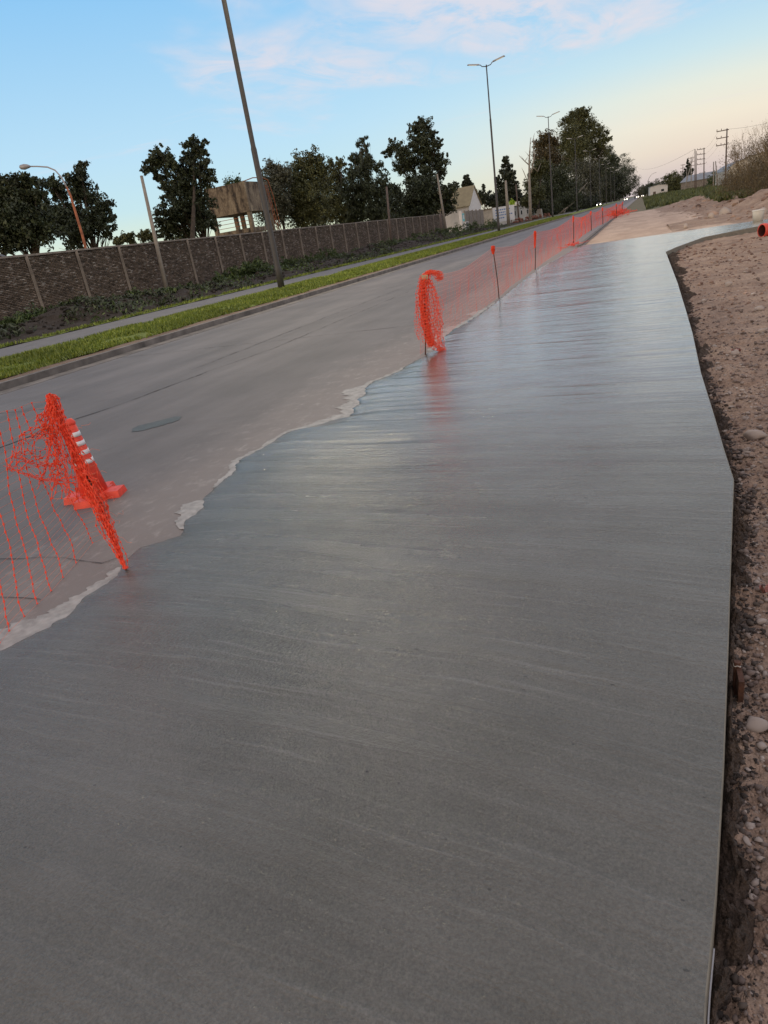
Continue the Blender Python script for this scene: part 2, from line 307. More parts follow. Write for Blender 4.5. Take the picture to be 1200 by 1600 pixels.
def np_mesh(name, V, Q, m, parent=None, smooth=False):
    """V (n,3), Q (m,k) with k 3 or 4"""
    me = bpy.data.meshes.new(name); V = np.asarray(V, dtype=np.float32); Q = np.asarray(Q, dtype=np.int32); k = Q.shape[1]
    me.vertices.add(len(V)); me.vertices.foreach_set('co', V.ravel()); me.loops.add(Q.size); me.loops.foreach_set('vertex_index', Q.ravel())
    me.polygons.add(len(Q)); me.polygons.foreach_set('loop_start', np.arange(0, Q.size, k, dtype=np.int32)); me.polygons.foreach_set('loop_total', np.full(len(Q), k, dtype=np.int32))
    if smooth: me.polygons.foreach_set('use_smooth', np.ones(len(Q), dtype=bool))
    me.update(calc_edges=True); me.validate(); me.materials.append(MT[m])
    o = bpy.data.objects.new(name, me); C.objects.link(o); o.parent = parent; return o
def tag(o, label=None, cat=None, group=None, kind=None):
    if label: o['label'] = label
    if cat: o['category'] = cat
    if group: o['group'] = group
    if kind: o['kind'] = kind
    return o
def empty(name, loc, label, cat, group=None, rz=0.):
    o = bpy.data.objects.new(name, None); o.location = [float(q) for q in loc]; o.rotation_euler = (0, 0, rz); C.objects.link(o); o.empty_display_size = .2
    return tag(o, label, cat, group)
def copy_tree(o, parent=None):
    c = o.copy(); C.objects.link(c); c.parent = parent
    for ch in list(o.children): copy_tree(ch, c)
    return c
def grid(name, xs, ys, zf, m, kind='structure', smooth=True, **k):
    X, Y = np.meshgrid(xs, ys); Z = zf(X, Y); V = np.stack([X, Y, Z], -1).reshape(-1, 3); nx = len(xs); ny = len(ys)
    i = (np.arange(ny-1)[:, None]*nx+np.arange(nx-1)[None, :]).ravel(); Q = np.stack([i, i+1, i+nx+1, i+nx], -1)
    o = np_mesh(name, V, Q, m, smooth=smooth); return tag(o, kind=kind, **k)

# ------------------------------------------------------------------ the ground
def hprof(X, Y):
    """relief of the dirt land right of the road"""
    z = -.10-.05*sm(.9, .5, X)+.05*fbm(X*.7, Y*.7, 4)+.045*fbm(X*5, Y*5, 4, .6)
    z = z+(.030*np.maximum(-.1, fbm(X*13+3, Y*13, 4, .65))+.012*fbm(X*45, Y*45, 2, .6))*(Y < 9)+.04*np.maximum(0, fbm(X*9+3, Y*5, 3, .6))*(Y >= 9)*(Y < 31)
    z = z+.5*sm(14, 40, X)
    return z
def ridge(X, Y):
    a = np.exp(-((Y-(47+2.5*fbm(X*.2, X*0+3, 2)))/6.5)**2)*sm(3.0, 7.5, X)*(.75+.35*fbm(X*.5, Y*.4, 4))*1.15
    b = np.exp(-((Y-78)/16)**2)*sm(.5, 8., X)*.75*(1+.5*fbm(X*.25, Y*.12, 3))
    c = np.exp(-((Y-37)/2.5)**2)*np.exp(-((X-2.6)/2.2)**2)*.22
    return np.maximum(a, b)+c+(.26*fbm(X*1.3, Y*.9, 5, .6)+.05*fbm(X*6, Y*5, 2))*sm(33, 40, Y)*sm(2, 4, X)
base_g = grid('ground', np.array([-3000., -200, -60, -31, 80, 200, 3000]), np.array([-300., -40, 140, 400, 1500, 6000]), lambda X, Y: X*0-.55, 'rough_ground')
grid('dirt_ground', np.arange(-.6, 4.01, .020), np.arange(-.5, 9.01, .024), hprof, 'pink_dirt'); grid('dirt_ground', np.arange(-.9, 4.01, .1), np.arange(-3, -.46, .1), hprof, 'pink_dirt')
grid('dirt_ground', np.arange(.2, 9.01, .08), np.arange(9, 31.01, .08), lambda X, Y: hprof(X, Y)-.04*sm(29, 31, Y)*0, 'pink_dirt')
grid('dirt_ground', np.arange(4, 42.01, .4), np.arange(-3, 9.01, .4), hprof, 'pink_dirt'); grid('dirt_ground', np.arange(9, 42.01, .4), np.arange(9, 31.01, .4), hprof, 'pink_dirt')
grid('dirt_mound', np.arange(1.2, 42.01, .22), np.arange(31, 92, .25), lambda X, Y: hprof(X, Y)+ridge(X, Y)+.03, 'pink_dirt')
grid('sand_base', np.arange(-2.35, 6.01, .15), np.arange(30.2, 84, .3), lambda X, Y: -.035+.02*fbm(X*1.5, Y*.6, 3)+(-.30)*sm(3.2, 5.2, X), 'compacted_sand')
grid('grass_bank', np.arange(-2.3, 90, .9), np.arange(84, 420, 1.2), lambda X, Y: -.05+.50*sm(-.5, 7, X)*(1+.4*fbm(X*.15, Y*.08, 3))*sm(82, 92, Y)*sm(420, 300, Y)-.5*sm(60, 90, X), 'rough_ground')

# road, kerb, median, far lane, verge
RL, RR = -11.45, -2.3
grid('road', np.array([RL, -9, -7, -5, -3.5, RR]), np.concatenate([np.arange(-20, 60, 1.), np.arange(60, 1500, 20.)]), lambda X, Y: .0*X, 'road_surface')
ms = MB(); ms.box((-11.54, 740, .0), (.16, 1520, .27)); ms.build('kerb_edging', 'kerb_concrete'); tag(bpy.data.objects['kerb_edging'], kind='structure')
ms = MB(); ms.box((-11.2, 740, -.02), (.42, 1520, .052)); tag(ms.build('gutter', 'kerb_concrete'), kind='structure')
grid('grass_median', np.arange(-16.0, -12.2, .18), np.concatenate([np.arange(-10, 90, .25), np.arange(90, 1500, 12)]),
     lambda X, Y: .13+.07*np.sin((X+16)/3.75*math.pi).clip(0, 1)+.03*fbm(X*1.5, Y*1.5, 3), 'turf')
grid('kerb_soil', np.arange(-12.45, -11.6, .09), np.concatenate([np.arange(-10, 90, .25), np.arange(90, 1500, 12)]), lambda X, Y: .115+.03*fbm(X*3, Y*1.5, 3)-.02*sm(-12.2, -12.45, X)*0, 'kerb_dirt')
ms = MB(); ms.box((-18.7, 740, -.05), (5.4, 1520, .12)); tag(ms.build('far_lane', 'lane_asphalt'), kind='structure')
def verge(X, Y):
    m = np.exp(-((X+25.6)/2.1)**2)*(.38+.8*np.clip(fbm(X*.35+4, Y*.22, 4)+.30, 0, 1))
    return .02+m*sm(140, 100, Y)+.16*fbm(X*1.5, Y*1.5, 4, .6)*sm(-21.6, -22.6, X)
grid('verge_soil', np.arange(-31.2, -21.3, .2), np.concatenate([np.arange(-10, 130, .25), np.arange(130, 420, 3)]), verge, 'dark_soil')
grid('grass_edge', np.arange(-21.85, -21.2, .1), np.arange(-10, 300, .5), lambda X, Y: .035+.04*fbm(X*2, Y*2, 2), 'turf')
# road edge kerb beyond the slab
ms = MB(); ms.box((-2.45, 72, -.03), (.14, 83, .22)); tag(ms.build('road_edge_kerb', 'kerb_concrete'), kind='structure')

# ---- the fresh slab
EL = [(-3, -3.0), (0, -2.95)]+[(1.83, -2.96), (2.22, -2.90), (2.5, -2.93), (2.69, -2.95), (2.96, -3.03), (3.15, -2.84), (3.54, -2.99), (4.04, -3.09), (4.72, -3.3), (5.1, -3.24), (5.45, -3.2), (5.86, -2.78), (6.4, -2.86), (7.17, -3.07), (8.0, -2.93), (8.82, -2.83), (10.7, -2.95), (12.5, -2.86), (14.7, -2.86), (18, -2.9), (21.8, -2.95), (26, -2.7), (30.9, -2.5)]
SLAB = .035
ER = [(-3, -.55)]+[(float(G(px, py, .040)[1]), float(G(px, py, .040)[0])) for px, py in [(1098, 1640), (1101, 1560), (1117, 1400), (1129, 1200), (1137, 1000), (1142, 850), (1145, 770), (1146, 748), (1131, 702), (1113, 640), (1095, 582), (1082, 520), (1072, 485), (1058, 440), (1040, 393)]]+[(22.6, .95), (25.4, 1.9), (27.45, 4.0), (28.0, 6.0), (28.4, 16.)]
el = np.array(EL); er = np.array(ER)
def xl(y): return np.interp(y, el[:, 0], el[:, 1])+.035*fbm(y*5., y*0+2, 4, .62)*2+.012*vnoise(y*30, y*0+9)
def xr(y): return np.interp(y, er[:, 0], er[:, 1])
ys = np.concatenate([np.arange(-3, 8, .03), np.arange(8, 30.7, .08)]); ts = np.concatenate([[0, .006, .02, .045, .09], np.linspace(.12, 1, 36)])
def slabz(X, Y): return SLAB+.003*fbm(X*.6, Y*1.6, 3)+.010*fbm(X*.3+8, Y*.45, 2)*sm(3, 8, Y)
Yg = ys[:, None]*np.ones(len(ts)); Xa = xl(ys)[:, None]; Xb = xr(ys)[:, None]; Xg = Xa+(Xb-Xa)*ts
dist = Xg-Xa; Zg = .003+(slabz(Xg, Yg)-.003)*(np.clip(dist/.30, 0, 1)**.6)
Zg[:, 0] = -.01
nx = len(ts); i = (np.arange(len(ys)-1)[:, None]*nx+np.arange(nx-1)[None, :]).ravel(); V = np.stack([Xg, Yg, Zg], -1).reshape(-1, 3); Q = np.stack([i, i+1, i+nx+1, i+nx], -1)
tag(np_mesh('concrete_pavement', V, Q, 'fresh_concrete', smooth=True), kind='structure')
# vertical face of the slab, in its own strip (rounded arris then the formed side)
prof = [(0, 0), (.002, -.0006), (.004, -.003), (.005, -.03), (.003, -.3)]
V = []; 
for y in ys:
    z0 = float(slabz(np.array(xr(y)), np.array(y))); V += [(xr(y)+a, y-(a if y > 22.3 else 0), z0+b) for a, b in prof]
k = len(prof); Q = [(j*k+q, j*k+q+1, (j+1)*k+q+1, (j+1)*k+q) for j in range(len(ys)-1) for q in range(k-1)]
tag(np_mesh('slab_side', np.array(V), np.array(Q), 'slab_edge', smooth=True), kind='structure')
ms = MB(); ms.box((6.8, 30.72, -.1), (18.6, .04, .26)); tag(ms.build('slab_end', 'pale_concrete'), kind='structure')

# slurry feathered onto the road from under the slab edge
def slurry(name, y0, y1, wmax, seed, z=.004):
    yy = np.arange(y0, y1, .012); t = (yy-y0)/(y1-y0)
    wd = wmax*np.sin(np.pi*t)**.55*(.30+1.6*np.clip(fbm(yy*2.6+seed, yy*0+seed, 5, .6)+.25, 0, 1)+.55*np.abs(fbm(yy*11+seed, yy*0+seed+5, 4, .7))); V = []
    for j, y in enumerate(yy): V += [(xl(y)-wd[j]+.012*vnoise(np.array(y*40), np.array(seed*3.)), y, z), (xl(y)-wd[j]*.5, y, z+.003), (xl(y)+.03, y, z+.002)]
    Q = [(j*3+q, j*3+q+1, j*3+q+4, j*3+q+3) for j in range(len(yy)-1) for q in (0, 1)]
    tag(np_mesh(name, np.array(V), np.array(Q), 'slurry', smooth=True), kind='structure')
slurry('cement_slurry', -1.5, 2.72, .36, 3.); slurry('cement_slurry', 3.25, 3.75, .16, 9.); slurry('cement_slurry', 5.0, 8.2, .16, 14.); slurry('cement_slurry', 9.0, 14.2, .18, 21.); slurry('cement_slurry', 4.0, 5.0, .05, 33.)
# patch, joints and cracks of the road
def blobpoly(name, c, rx, ry, seed, m, z=.004, n=40, rot=0.):
    V = [(c[0], c[1], z)]
    for k in range(n):
        a = 2*math.pi*k/n; r = 1+.55*float(fbm(np.array(math.cos(a)*1.6+seed), np.array(math.sin(a)*1.6+seed), 4, .6)); x, y = rx*r*math.cos(a), ry*r*math.sin(a)
        V.append((c[0]+x*math.cos(rot)-y*math.sin(rot), c[1]+x*math.sin(rot)+y*math.cos(rot), z))
    Q = [(0, k+1, (k+1) % n+1) for k in range(n)]; return tag(np_mesh(name, np.array(V), np.array(Q), m), kind='structure')
pc = G(245, 663); blobpoly('road_patch', pc, .27, .20, 1.3, 'damp_patch', rot=.75)
def crack(pts, wd, seed, z=.0045):
    pts = [np.array(p[:2], float) for p in pts]; P = []
    for a, b in zip(pts[:-1], pts[1:]):
        n = max(2, int(np.linalg.norm(b-a)/.06)); P += [a+(b-a)*t for t in np.linspace(0, 1, n, endpoint=False)]
    P.append(pts[-1]); P = np.array(P); s = np.arange(len(P))*.06; d = P[-1]-P[0]; d /= np.linalg.norm(d); nn = np.array([-d[1], d[0]])
    off = .05*fbm(s*1.2+seed, s*0+seed, 4, .6); ww = wd*(.35+1.3*np.abs(vnoise(s*5+seed, s*0+2)*2)); V = []
    for p, o, w_ in zip(P, off, ww): V += [(*(p+nn*(o-w_)), z), (*(p+nn*(o+w_)), z)]
    Q = [(2*j, 2*j+1, 2*j+3, 2*j+2) for j in range(len(P)-1)]
    tag(np_mesh('road_crack', np.array(V), np.array(Q), 'crack_fill'), kind='structure')
crack([G(120, 655), G(190, 632), G(322, 582)], .010, 2); crack([G(322, 582), G(420, 547), G(640, 455)], .006, 4); crack([(-7.3, -3), G(60, 677), G(120, 655)], .008, 5)
crack([G(-60, 872), G(100, 872), G(160, 880), G(195, 868)], .003, 8); crack([(-11.2, 2.2), (-3.2, 2.3)], .005, 12); crack([(-11.2, 12.), (-3.1, 12.1)], .006, 15); crack([(-11.2, 22.), (-3.1, 22.1)], .007, 17)
crack([(-7.3, 40), (-7.25, 9.5)], .006, 23); crack([(-11.2, 7.1), (-8.3, 7.3)], .006, 29); crack([(-11.2, 34), (-3.1, 34.1)], .009, 37)

# ------------------------------------------------------------------ rocks
def rock(n=1, seed=0):
    bm = bmesh.new(); bmesh.ops.create_icosphere(bm, subdivisions=n, radius=1); r = random.Random(seed)
    pl = [(Vector((r.gauss(0, 1), r.gauss(0, 1), r.gauss(0, 1))).normalized(), r.uniform(.55, .85)) for _ in range(9)]
    for v in bm.verts:
        for d, h in pl:
            t = v.co.dot(d)
            if t > h: v.co -= d*(t-h)
        v.co *= r.uniform(.93, 1.07)
    V = np.array([v.co[:] for v in bm.verts]); Fq = np.array([[v.index for v in f.verts] for f in bm.faces]); bm.free(); return V, Fq
def rough(V, Fq, s):
    r = np.random.default_rng(s); return V*(1+.22*r.normal(size=(len(V), 1))).clip(.6, 1.5), Fq
RK = [rough(*rock(1, s), s) for s in range(8)]
def scatter(name, P, rad, m, kind='stuff', flat=.7, label=None, cat=None):
    VV = []; FF = []; o = 0; n = len(P)
    ang = rng.random(n)*6.28
    for k in range(n):
        V, Fq = RK[k % 8]; c, s = math.cos(ang[k]), math.sin(ang[k]); A = V*np.array([1, rng.uniform(.65, 1), flat*rng.uniform(.7, 1.1)])*rad[k]
        VV.append(np.stack([A[:, 0]*c-A[:, 1]*s, A[:, 0]*s+A[:, 1]*c, A[:, 2]], -1)+P[k]); FF.append(Fq+o); o += len(V)
    return tag(np_mesh(name, np.concatenate(VV), np.concatenate(FF), m), label, cat, kind=kind)
def onland(x, y): return hprof(np.array(x), np.array(y))+np.where(np.array(y) > 31, ridge(np.array(x), np.array(y))+.03, 0)
# strip of dark damp soil crumbled against the slab side, ragged outer edge
yv = np.concatenate([np.arange(-.5, 5, .014), np.arange(5, 22.2, .05)]); uv = np.linspace(0, 1, 22); wv_ = (.050+.010*yv)*(.75+1.1*fbm(yv*3.1, yv*0+4, 4, .6)+.45*fbm(yv*17, yv*0+8, 3, .6)).clip(.3, 2.)
Xd = xr(yv)[:, None]+.007+wv_[:, None]*uv; Yd = yv[:, None]*np.ones(22); cl_ = (fbm(Xd*22, Yd*22, 4, .62)+.5*np.abs(fbm(Xd*55, Yd*55, 2, .6)))
Zd = hprof(Xd, Yd)+.012+(.060*cl_+.020)*np.sin(uv*3.0)[None, :]**.6-.03*uv**4; k = len(uv); i = (np.arange(len(yv)-1)[:, None]*k+np.arange(k-1)[None, :]).ravel()
tag(np_mesh('damp_soil', np.stack([Xd, Yd, Zd], -1).reshape(-1, 3), np.stack([i, i+1, i+k+1, i+k], -1), 'damp_soil'), kind='structure')
# dark clods crumbled against the slab side
n = 9000; y = rng.uniform(0, 22, n); y[:7400] = rng.uniform(-.2, 7, 7400); d = np.abs(rng.normal(0, .045, n))*(1+y*.05); x = xr(y)+.015+d; r = rng.gamma(1.3, .0030, n)*(1+y*.12); r = np.clip(r, .002, .010+.0035*y)
scatter('soil_clods', np.stack([x, y, onland(x, y)+r*.3], -1), r, 'clod_mix', label='dark damp soil clods crumbled along the right side of the slab', cat='soil')
n = 26000; y = rng.gamma(1.5, 2.3, n)-.1; x = xr(np.minimum(y, 22))+.06+np.abs(rng.normal(0, .9, n)); r = np.clip(rng.gamma(1.3, .0034, n)*(1+y*.12), .0022, .016+.002*y); k = (y < 22)
x, y, r = x[k], y[k], r[k]
scatter('gravel', np.stack([x, y, onland(x, y)+r*.2], -1), r, 'stone_mix', label='small pale gravel strewn over the pinkish dirt', cat='gravel')
n = 5200; y = rng.uniform(0, 24, n); x = xr(np.minimum(y, 21.9))+.12+rng.random(n)**1.3*7; r = np.clip(rng.gamma(1.3, .0065, n)*(1+y*.08), .004, .02+.002*y)
scatter('dirt_lumps', np.stack([x, y, onland(x, y)+r*.15], -1), r, 'dirt_clod', label='loose lumps of pink brown dirt beside the slab', cat='dirt')
n = 1800; y = rng.uniform(34, 75, n); x = rng.uniform(2.5, 24, n); r = np.clip(rng.gamma(1.8, .05, n), .03, .4)
scatter('mound_rubble', np.stack([x, y, onland(x, y)], -1), r, 'dirt_clod', label='rubble and clods on the dirt mounds past the slab', cat='rubble')
n = 3600; y = rng.uniform(14, 125, n); x = -25.6+rng.normal(0, 1.5, n); x = np.clip(x, -30.5, -22.3); r = np.clip(rng.gamma(1.5, .05, n), .03, .28)
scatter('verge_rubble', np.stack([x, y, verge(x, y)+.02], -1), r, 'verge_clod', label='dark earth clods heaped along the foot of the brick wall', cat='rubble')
def stone(px, py, rp, label, m='stone_mix', n2=2):
    p = G(px, py, -.1); dd = np.linalg.norm(p-np.array([0, 0, H])); r = rp/F*dd; V, Fq = rough(*rock(n2, int(px+py)), int(px)); V = .5*V+.5*rock(n2, int(px+py))[0]; V = V*np.array([1, .75, .6])*r
    z = float(onland(p[0], p[1])); o = np_mesh('stone', V, Fq, m); o.location = (p[0], p[1], z+r*.3); o.rotation_euler = (0, 0, px*.37); tag(o, label, 'stone', 'larger stones lying on the dirt'); return o
for a in [(1181, 1121, 17, 'large pale stone beside the slab, lowest big stone on the dirt'), (1180, 678, 15, 'flat whitish stone at the right photo edge above the slab corner'),
          (1130, 665, 6, 'small grey stone against the slab side near the corner'), (1187, 484, 7, 'small pale stone at the right photo edge, level with the first far stakes'),
          (1190, 518, 6, 'cream stone just above a dirt hump at the right edge'), (1138, 448, 6, 'small cream stone on the upper part of the dirt slope'),
          (1150, 552, 8, 'reddish stone beside a low dirt hump half way up the slope'), (1100, 470, 5, 'little rounded stone close to the slab side'),
          (1192, 1150, 9, 'grey stone just below the large pale stone'), (1190, 965, 8, 'whitish stone at the right photo edge beside the dark soil'),
          (1175, 1538, 6, 'rounded pale pebble in the lower right dirt'), (1137, 1432, 8, 'long pale pebble near the slab in the lower right dirt'),
          (1140, 408, 4, 'tiny pale stone below the angled slab branch'), (1168, 1300, 7, 'brownish stone in the dirt beside the lower slab side')]: stone(*a)
for (px, py, r, lb) in [(1072, 344, .16, 'white stone lying on the flat sand beyond the slab'), (1132, 326, .33, 'large pink boulder in the face of the dirt mound'), (1190, 324, .24, 'pink boulder high on the mound near the right photo edge'), (1113, 334, .2, 'rounded stone at the foot of the dirt mound')]:
    p = G(px, py, .3); V, Fq = rock(2, px); o = np_mesh('boulder', V*r, Fq, 'stone_mix'); yy = min(p[1], 43); xx = atY(px, py, yy)[0]; o.location = (xx, yy, float(onland(xx, yy))+r*.3); tag(o, lb, 'boulder', 'boulders on the dirt mounds')

# ------------------------------------------------------------------ foliage
def leaves(P, size, rngl, up=.0, asp=1.8):
    n = len(P); a = rngl.normal(size=(n, 3)); a[:, 2] += up; a /= np.linalg.norm(a, axis=1)[:, None]; b = rngl.normal(size=(n, 3)); b -= a*(a*b).sum(1)[:, None]; b /= np.linalg.norm(b, axis=1)[:, None]
    s = (size*rngl.uniform(.55, 1.35, n))[:, None]; A = a*s*asp*.5; B = b*s*.5
    V = np.stack([P-A, P+B*.9, P+A, P-B*.9], 1).reshape(-1, 3); Q = np.arange(4*n).reshape(n, 4); return V, Q
def crown_pts(blobs, nleaf, rngl, sub=.30, shell=.5):
    """blobs: list of (x,y,z,rx,ry,rz); leaves gather in sub-clumps"""
    vol = np.array([b[3]*b[4]*b[5] for b in blobs])**.75; cnt = (nleaf*vol/vol.sum()).astype(int); out = []
    for b, c in zip(blobs, cnt):
        if c < 4: continue
        k = max(10, int(c/48)); d = rngl.normal(size=(k, 3)); d /= np.linalg.norm(d, axis=1)[:, None]; rr = rngl.uniform(.25, 1.22, k)**.8
        cc = d*rr[:, None]; w_ = rngl.integers(0, k, c); sd_ = sub*rngl.uniform(.35, 1.15, k)[w_]; g_ = rngl.normal(size=(c, 3)); g_ *= np.minimum(1, 1.7/np.linalg.norm(g_, axis=1))[:, None]
        ax_ = d+rngl.normal(size=(k, 3))*.5; ax_ /= np.linalg.norm(ax_, axis=1)[:, None]; st_ = (g_*ax_[w_]).sum(1)[:, None]*ax_[w_]; p = cc[w_]+(g_*.62+st_*.75)*sd_[:, None]
        out.append(p*np.array(b[3:6])+np.array(b[:3]))
    return np.concatenate(out)
def tree(name, label, base, blobs, nleaf, leafsize, lm='leaf_dark', trunk_r=.3, bark='bark', group=None, seed=1, sub=.30, up=0., cat='tree', shell=.45, asp=1.8, trunks=1, zmin=0.):
    rg = np.random.default_rng(seed); root = empty(name, (base[0], base[1], base[2] if len(base) > 2 else 0), label, cat, group); off = np.array([base[0], base[1], base[2] if len(base) > 2 else 0.])
    sub = .40 if group and 'great' in group else sub; nleaf = int(nleaf*(1.9 if sub < .4 else 2.4)); leafsize = leafsize*.66; P = crown_pts(blobs, nleaf, rg, sub, shell)-off; P = P[P[:, 2] > zmin]; V, Q = leaves(P, leafsize, rg, up, asp); np_mesh('crown', V, Q, lm, root)
    m = MB(); zs = [b[2] for b in blobs]; top = max(zs)-.12*(max(zs)-min(zs))
    hb = max(blobs, key=lambda b: b[2]); tx, ty = hb[0], hb[1]
    for t_ in range(trunks):
        jj = np.array([rg.normal()*1.2, rg.normal()*1.2, 0])*(t_ > 0); T = [np.array([0, 0, -.3])+jj, np.array([(tx-off[0])*.25, (ty-off[1])*.25, top*.35])+jj*1.3, np.array([(tx-off[0])*.7, (ty-off[1])*.7, top*.7])+jj*.8, np.array([tx-off[0], ty-off[1], top])+jj*.4]
        m.tube(T, [trunk_r, trunk_r*.75, trunk_r*.45, trunk_r*.06], 8)
        if t_ == 0: T0 = T
    for b in blobs:
        c = np.array(b[:3])-off; zt = max(c[2]*.45, .4); s = np.array([np.interp(zt, [q[2] for q in T0], [q[i] for q in T0]) for i in range(3)]); s[2] = zt
        mid = (s+c)/2+np.array([0, 0, -.06*np.linalg.norm(c-s)]); m.tube([s, mid, c], [trunk_r*.38, trunk_r*.24, trunk_r*.08], 5)
        for _ in range(3):
            e = c+rg.normal(size=3)*np.array(b[3:6])*.55; m.tube([mid, (mid+e)/2+rg.normal(size=3)*.1, e], [trunk_r*.14, trunk_r*.09, trunk_r*.03], 4)
    m.build('trunk', bark, root, True); return root
def pxtree(name, label, X, bl, base_px, **k):
    """bl: list of (px,py,r px) ; X: lateral distance (negative left) of the crown centre"""
    cpx = np.mean([b[0] for b in bl]); cpy = np.mean([b[1] for b in bl]); c = onX(cpx, cpy, X); r0 = ray(cpx, cpy); D = X/(r0[0]/F); rg = np.random.default_rng(int(abs(cpx*7+cpy)))
    B = []
    for (px, py, r) in bl:
        rw = r/F*D; p = PD(px, py, D*(1+rg.uniform(-1, 1)*.02)); B.append((p[0], p[1], p[2], rw*1.05, rw*1.05, rw*.92))
    bp = PD(base_px, cpy, D); return tree(name, label, (bp[0], bp[1], 0), B, **k)

# ------------------------------------------------------------------ the brick wall
WX = -31.0; WH = 3.55; BAY = 3.68; Y0 = 29.2-BAY*5; NB = 29
wall = empty('brick_wall', (WX, Y0, 0), 'long dark weathered brick wall with slim concrete pillars across the road', 'wall')
def bay_mesh(seed):
    r = np.random.default_rng(seed); V = []; Q = []; o = 0; L_ = BAY-.17; rows = 42; rh = (WH-.02)/rows
    for j in range(rows):
        x = -L_/2-(j % 2)*.11; z = j*rh
        while x < L_/2-.02:
            a = max(x, -L_/2); b_ = min(x+.22, L_/2)-.012; pr = .03+r.uniform(-.012, .018)
            if b_-a > .03:
                x0, x1, y0_, y1_, z0, z1 = -.08, pr+.03, a, b_, z+.006, z+rh-.008
                dz_ = r.normal()*.003
                V += [(x0, y0_, z0), (x1, y0_, z0+dz_), (x1, y1_, z0-dz_), (x0, y1_, z0), (x0, y0_, z1), (x1, y0_, z1+dz_), (x1, y1_, z1-dz_), (x0, y1_, z1)]
                Q += [(o, o+1, o+5, o+4), (o+1, o+2, o+6, o+5), (o+2, o+3, o+7, o+6), (o+4, o+5, o+6, o+7), (o+3, o+2, o+1, o)]; o += 8
            x += .22
    ob = np_mesh('brick_panel', np.array(V), np.array(Q), 'wall_brick'); return ob
protos = [bay_mesh(s) for s in range(4)]
for k in range(NB):
    if k < 4: b = protos[k]
    else: b = protos[(k*7) % 4].copy(); C.objects.link(b)
    b.parent = wall; b.location = (0, (k+.5)*BAY, .05*math.sin(k*1.7)*.4)
    b['kind'] = 'stuff'
    m = MB(); dj = random.uniform(-.03, .03); m.tube([(.10, 0, -.2), (.10+dj*.4, dj, 1.2), (.10, dj*.5, 2.4), (.10, 0, WH+.02)], [.12, .11, .115, .11], 4); m.build('pillar', 'wall_concrete', wall).location = (0, k*BAY, 0)
    m = MB(); m.box((0, BAY/2, WH+.035+random.uniform(-.01, .012)), (.30, BAY-.01, .10)); cp = m.build('coping', 'wall_concrete', wall); cp.location = (0, k*BAY, 0)
m = MB(); m.box((-.06, NB*BAY/2, WH/2), (.08, NB*BAY, WH-.01)); m.build('wall_core', 'mortar', wall)

# ------------------------------------------------------------------ street lamps of the median
def street_lamp(lit):
    r = empty('street_lamp', (0, 0, 0), '', 'street lamp', 'tall double lamps standing on the grass median')
    m = MB(); m.tube([(0, 0, 0), (0, 0, .9), (0, 0, 1.0), (0, 0, 5.5), (0, 0, 5.6), (0, 0, 11), (0, 0, 11.1), (0, 0, 15.9)], [.15, .15, .125, .12, .10, .095, .075, .06], 14); m.build('pole', 'grey_paint', r, True)
    m = MB(); m.tube([(0, 0, 0), (0, 0, .03)], [.26, .26], 12); 
    for a in range(4): m.tube([(.2*math.cos(a*1.57+.78), .2*math.sin(a*1.57+.78), .03), (.2*math.cos(a*1.57+.78), .2*math.sin(a*1.57+.78), .09)], .018, 6)
    m.build('base_plate', 'grey_paint', r)
    for s in (-1, 1):
        m = MB(); m.tube([(0, 0, 15.75), (s*.45, 0, 15.83), (s*.62, 0, 16.02)], [.045, .04, .04], 8); m.build('arm', 'grey_paint', r, True)
        M3 = Matrix.Rotation(-s*R(11), 3, 'Y'); c = Vector((s*1.28, 0, 16.16)); m = MB(); m.box(c, (1.35, .32, .10), M=M3, top=(.86, .7)); h = m.build('lamp_head', 'lamp_metal', r)
        m = MB(); m.box(c+M3@Vector((s*.1, 0, -.058)), (.8, .24, .015), M=M3); m.build('lens', 'lamp_lens', h)
    return r
LY = [27.1, 79., 131., 183., 235., 287., 339., 391., 443.]
lab = ['nearest tall grey double lamp, its top cut off by the photo edge', 'second tall double lamp on the grass median, heads clear against the sky', 'third double lamp, its thin pole crossing the big tree mass', 'fourth double lamp down the median, heads showing pale against the trees']
lamp0 = None
for k, yv in enumerate(LY):
    o = street_lamp(1) if k == 0 else copy_tree(lamp0)
    if k == 0: lamp0 = o
    o.location = (-14.8, yv, .17); o['label'] = lab[k] if k < 4 else 'small distant double lamp number %s, against the dark trees' % ['five', 'six', 'seven', 'eight', 'nine'][k-4]
    if k >= 4: o['label'] = '%s double lamp counted from the camera, small against the dark trees' % ['fifth', 'sixth', 'seventh', 'eighth', 'ninth'][k-4]
    o.rotation_euler = (0, 0, R(random.uniform(-3, 3)))
for k, o in enumerate([lamp0]):
    if True:
        for s in (-1, 1):      # these lamps are on: their glint lies on the wet slab
            al = bpy.data.lights.new('lamp_light', 'AREA'); al.shape = 'RECTANGLE'; al.size = .75; al.size_y = .24; al.energy = 1250 if s > 0 else 350; al.color = (1, .86, .55)
            ao = bpy.data.objects.new('lamp_light', al); C.objects.link(ao); ao.parent = o; ao.location = (s*1.40, 0, 16.085 if s < 0 else 15.92); ao.rotation_euler = (0, -s*R(11 if s < 0 else 32), 0)

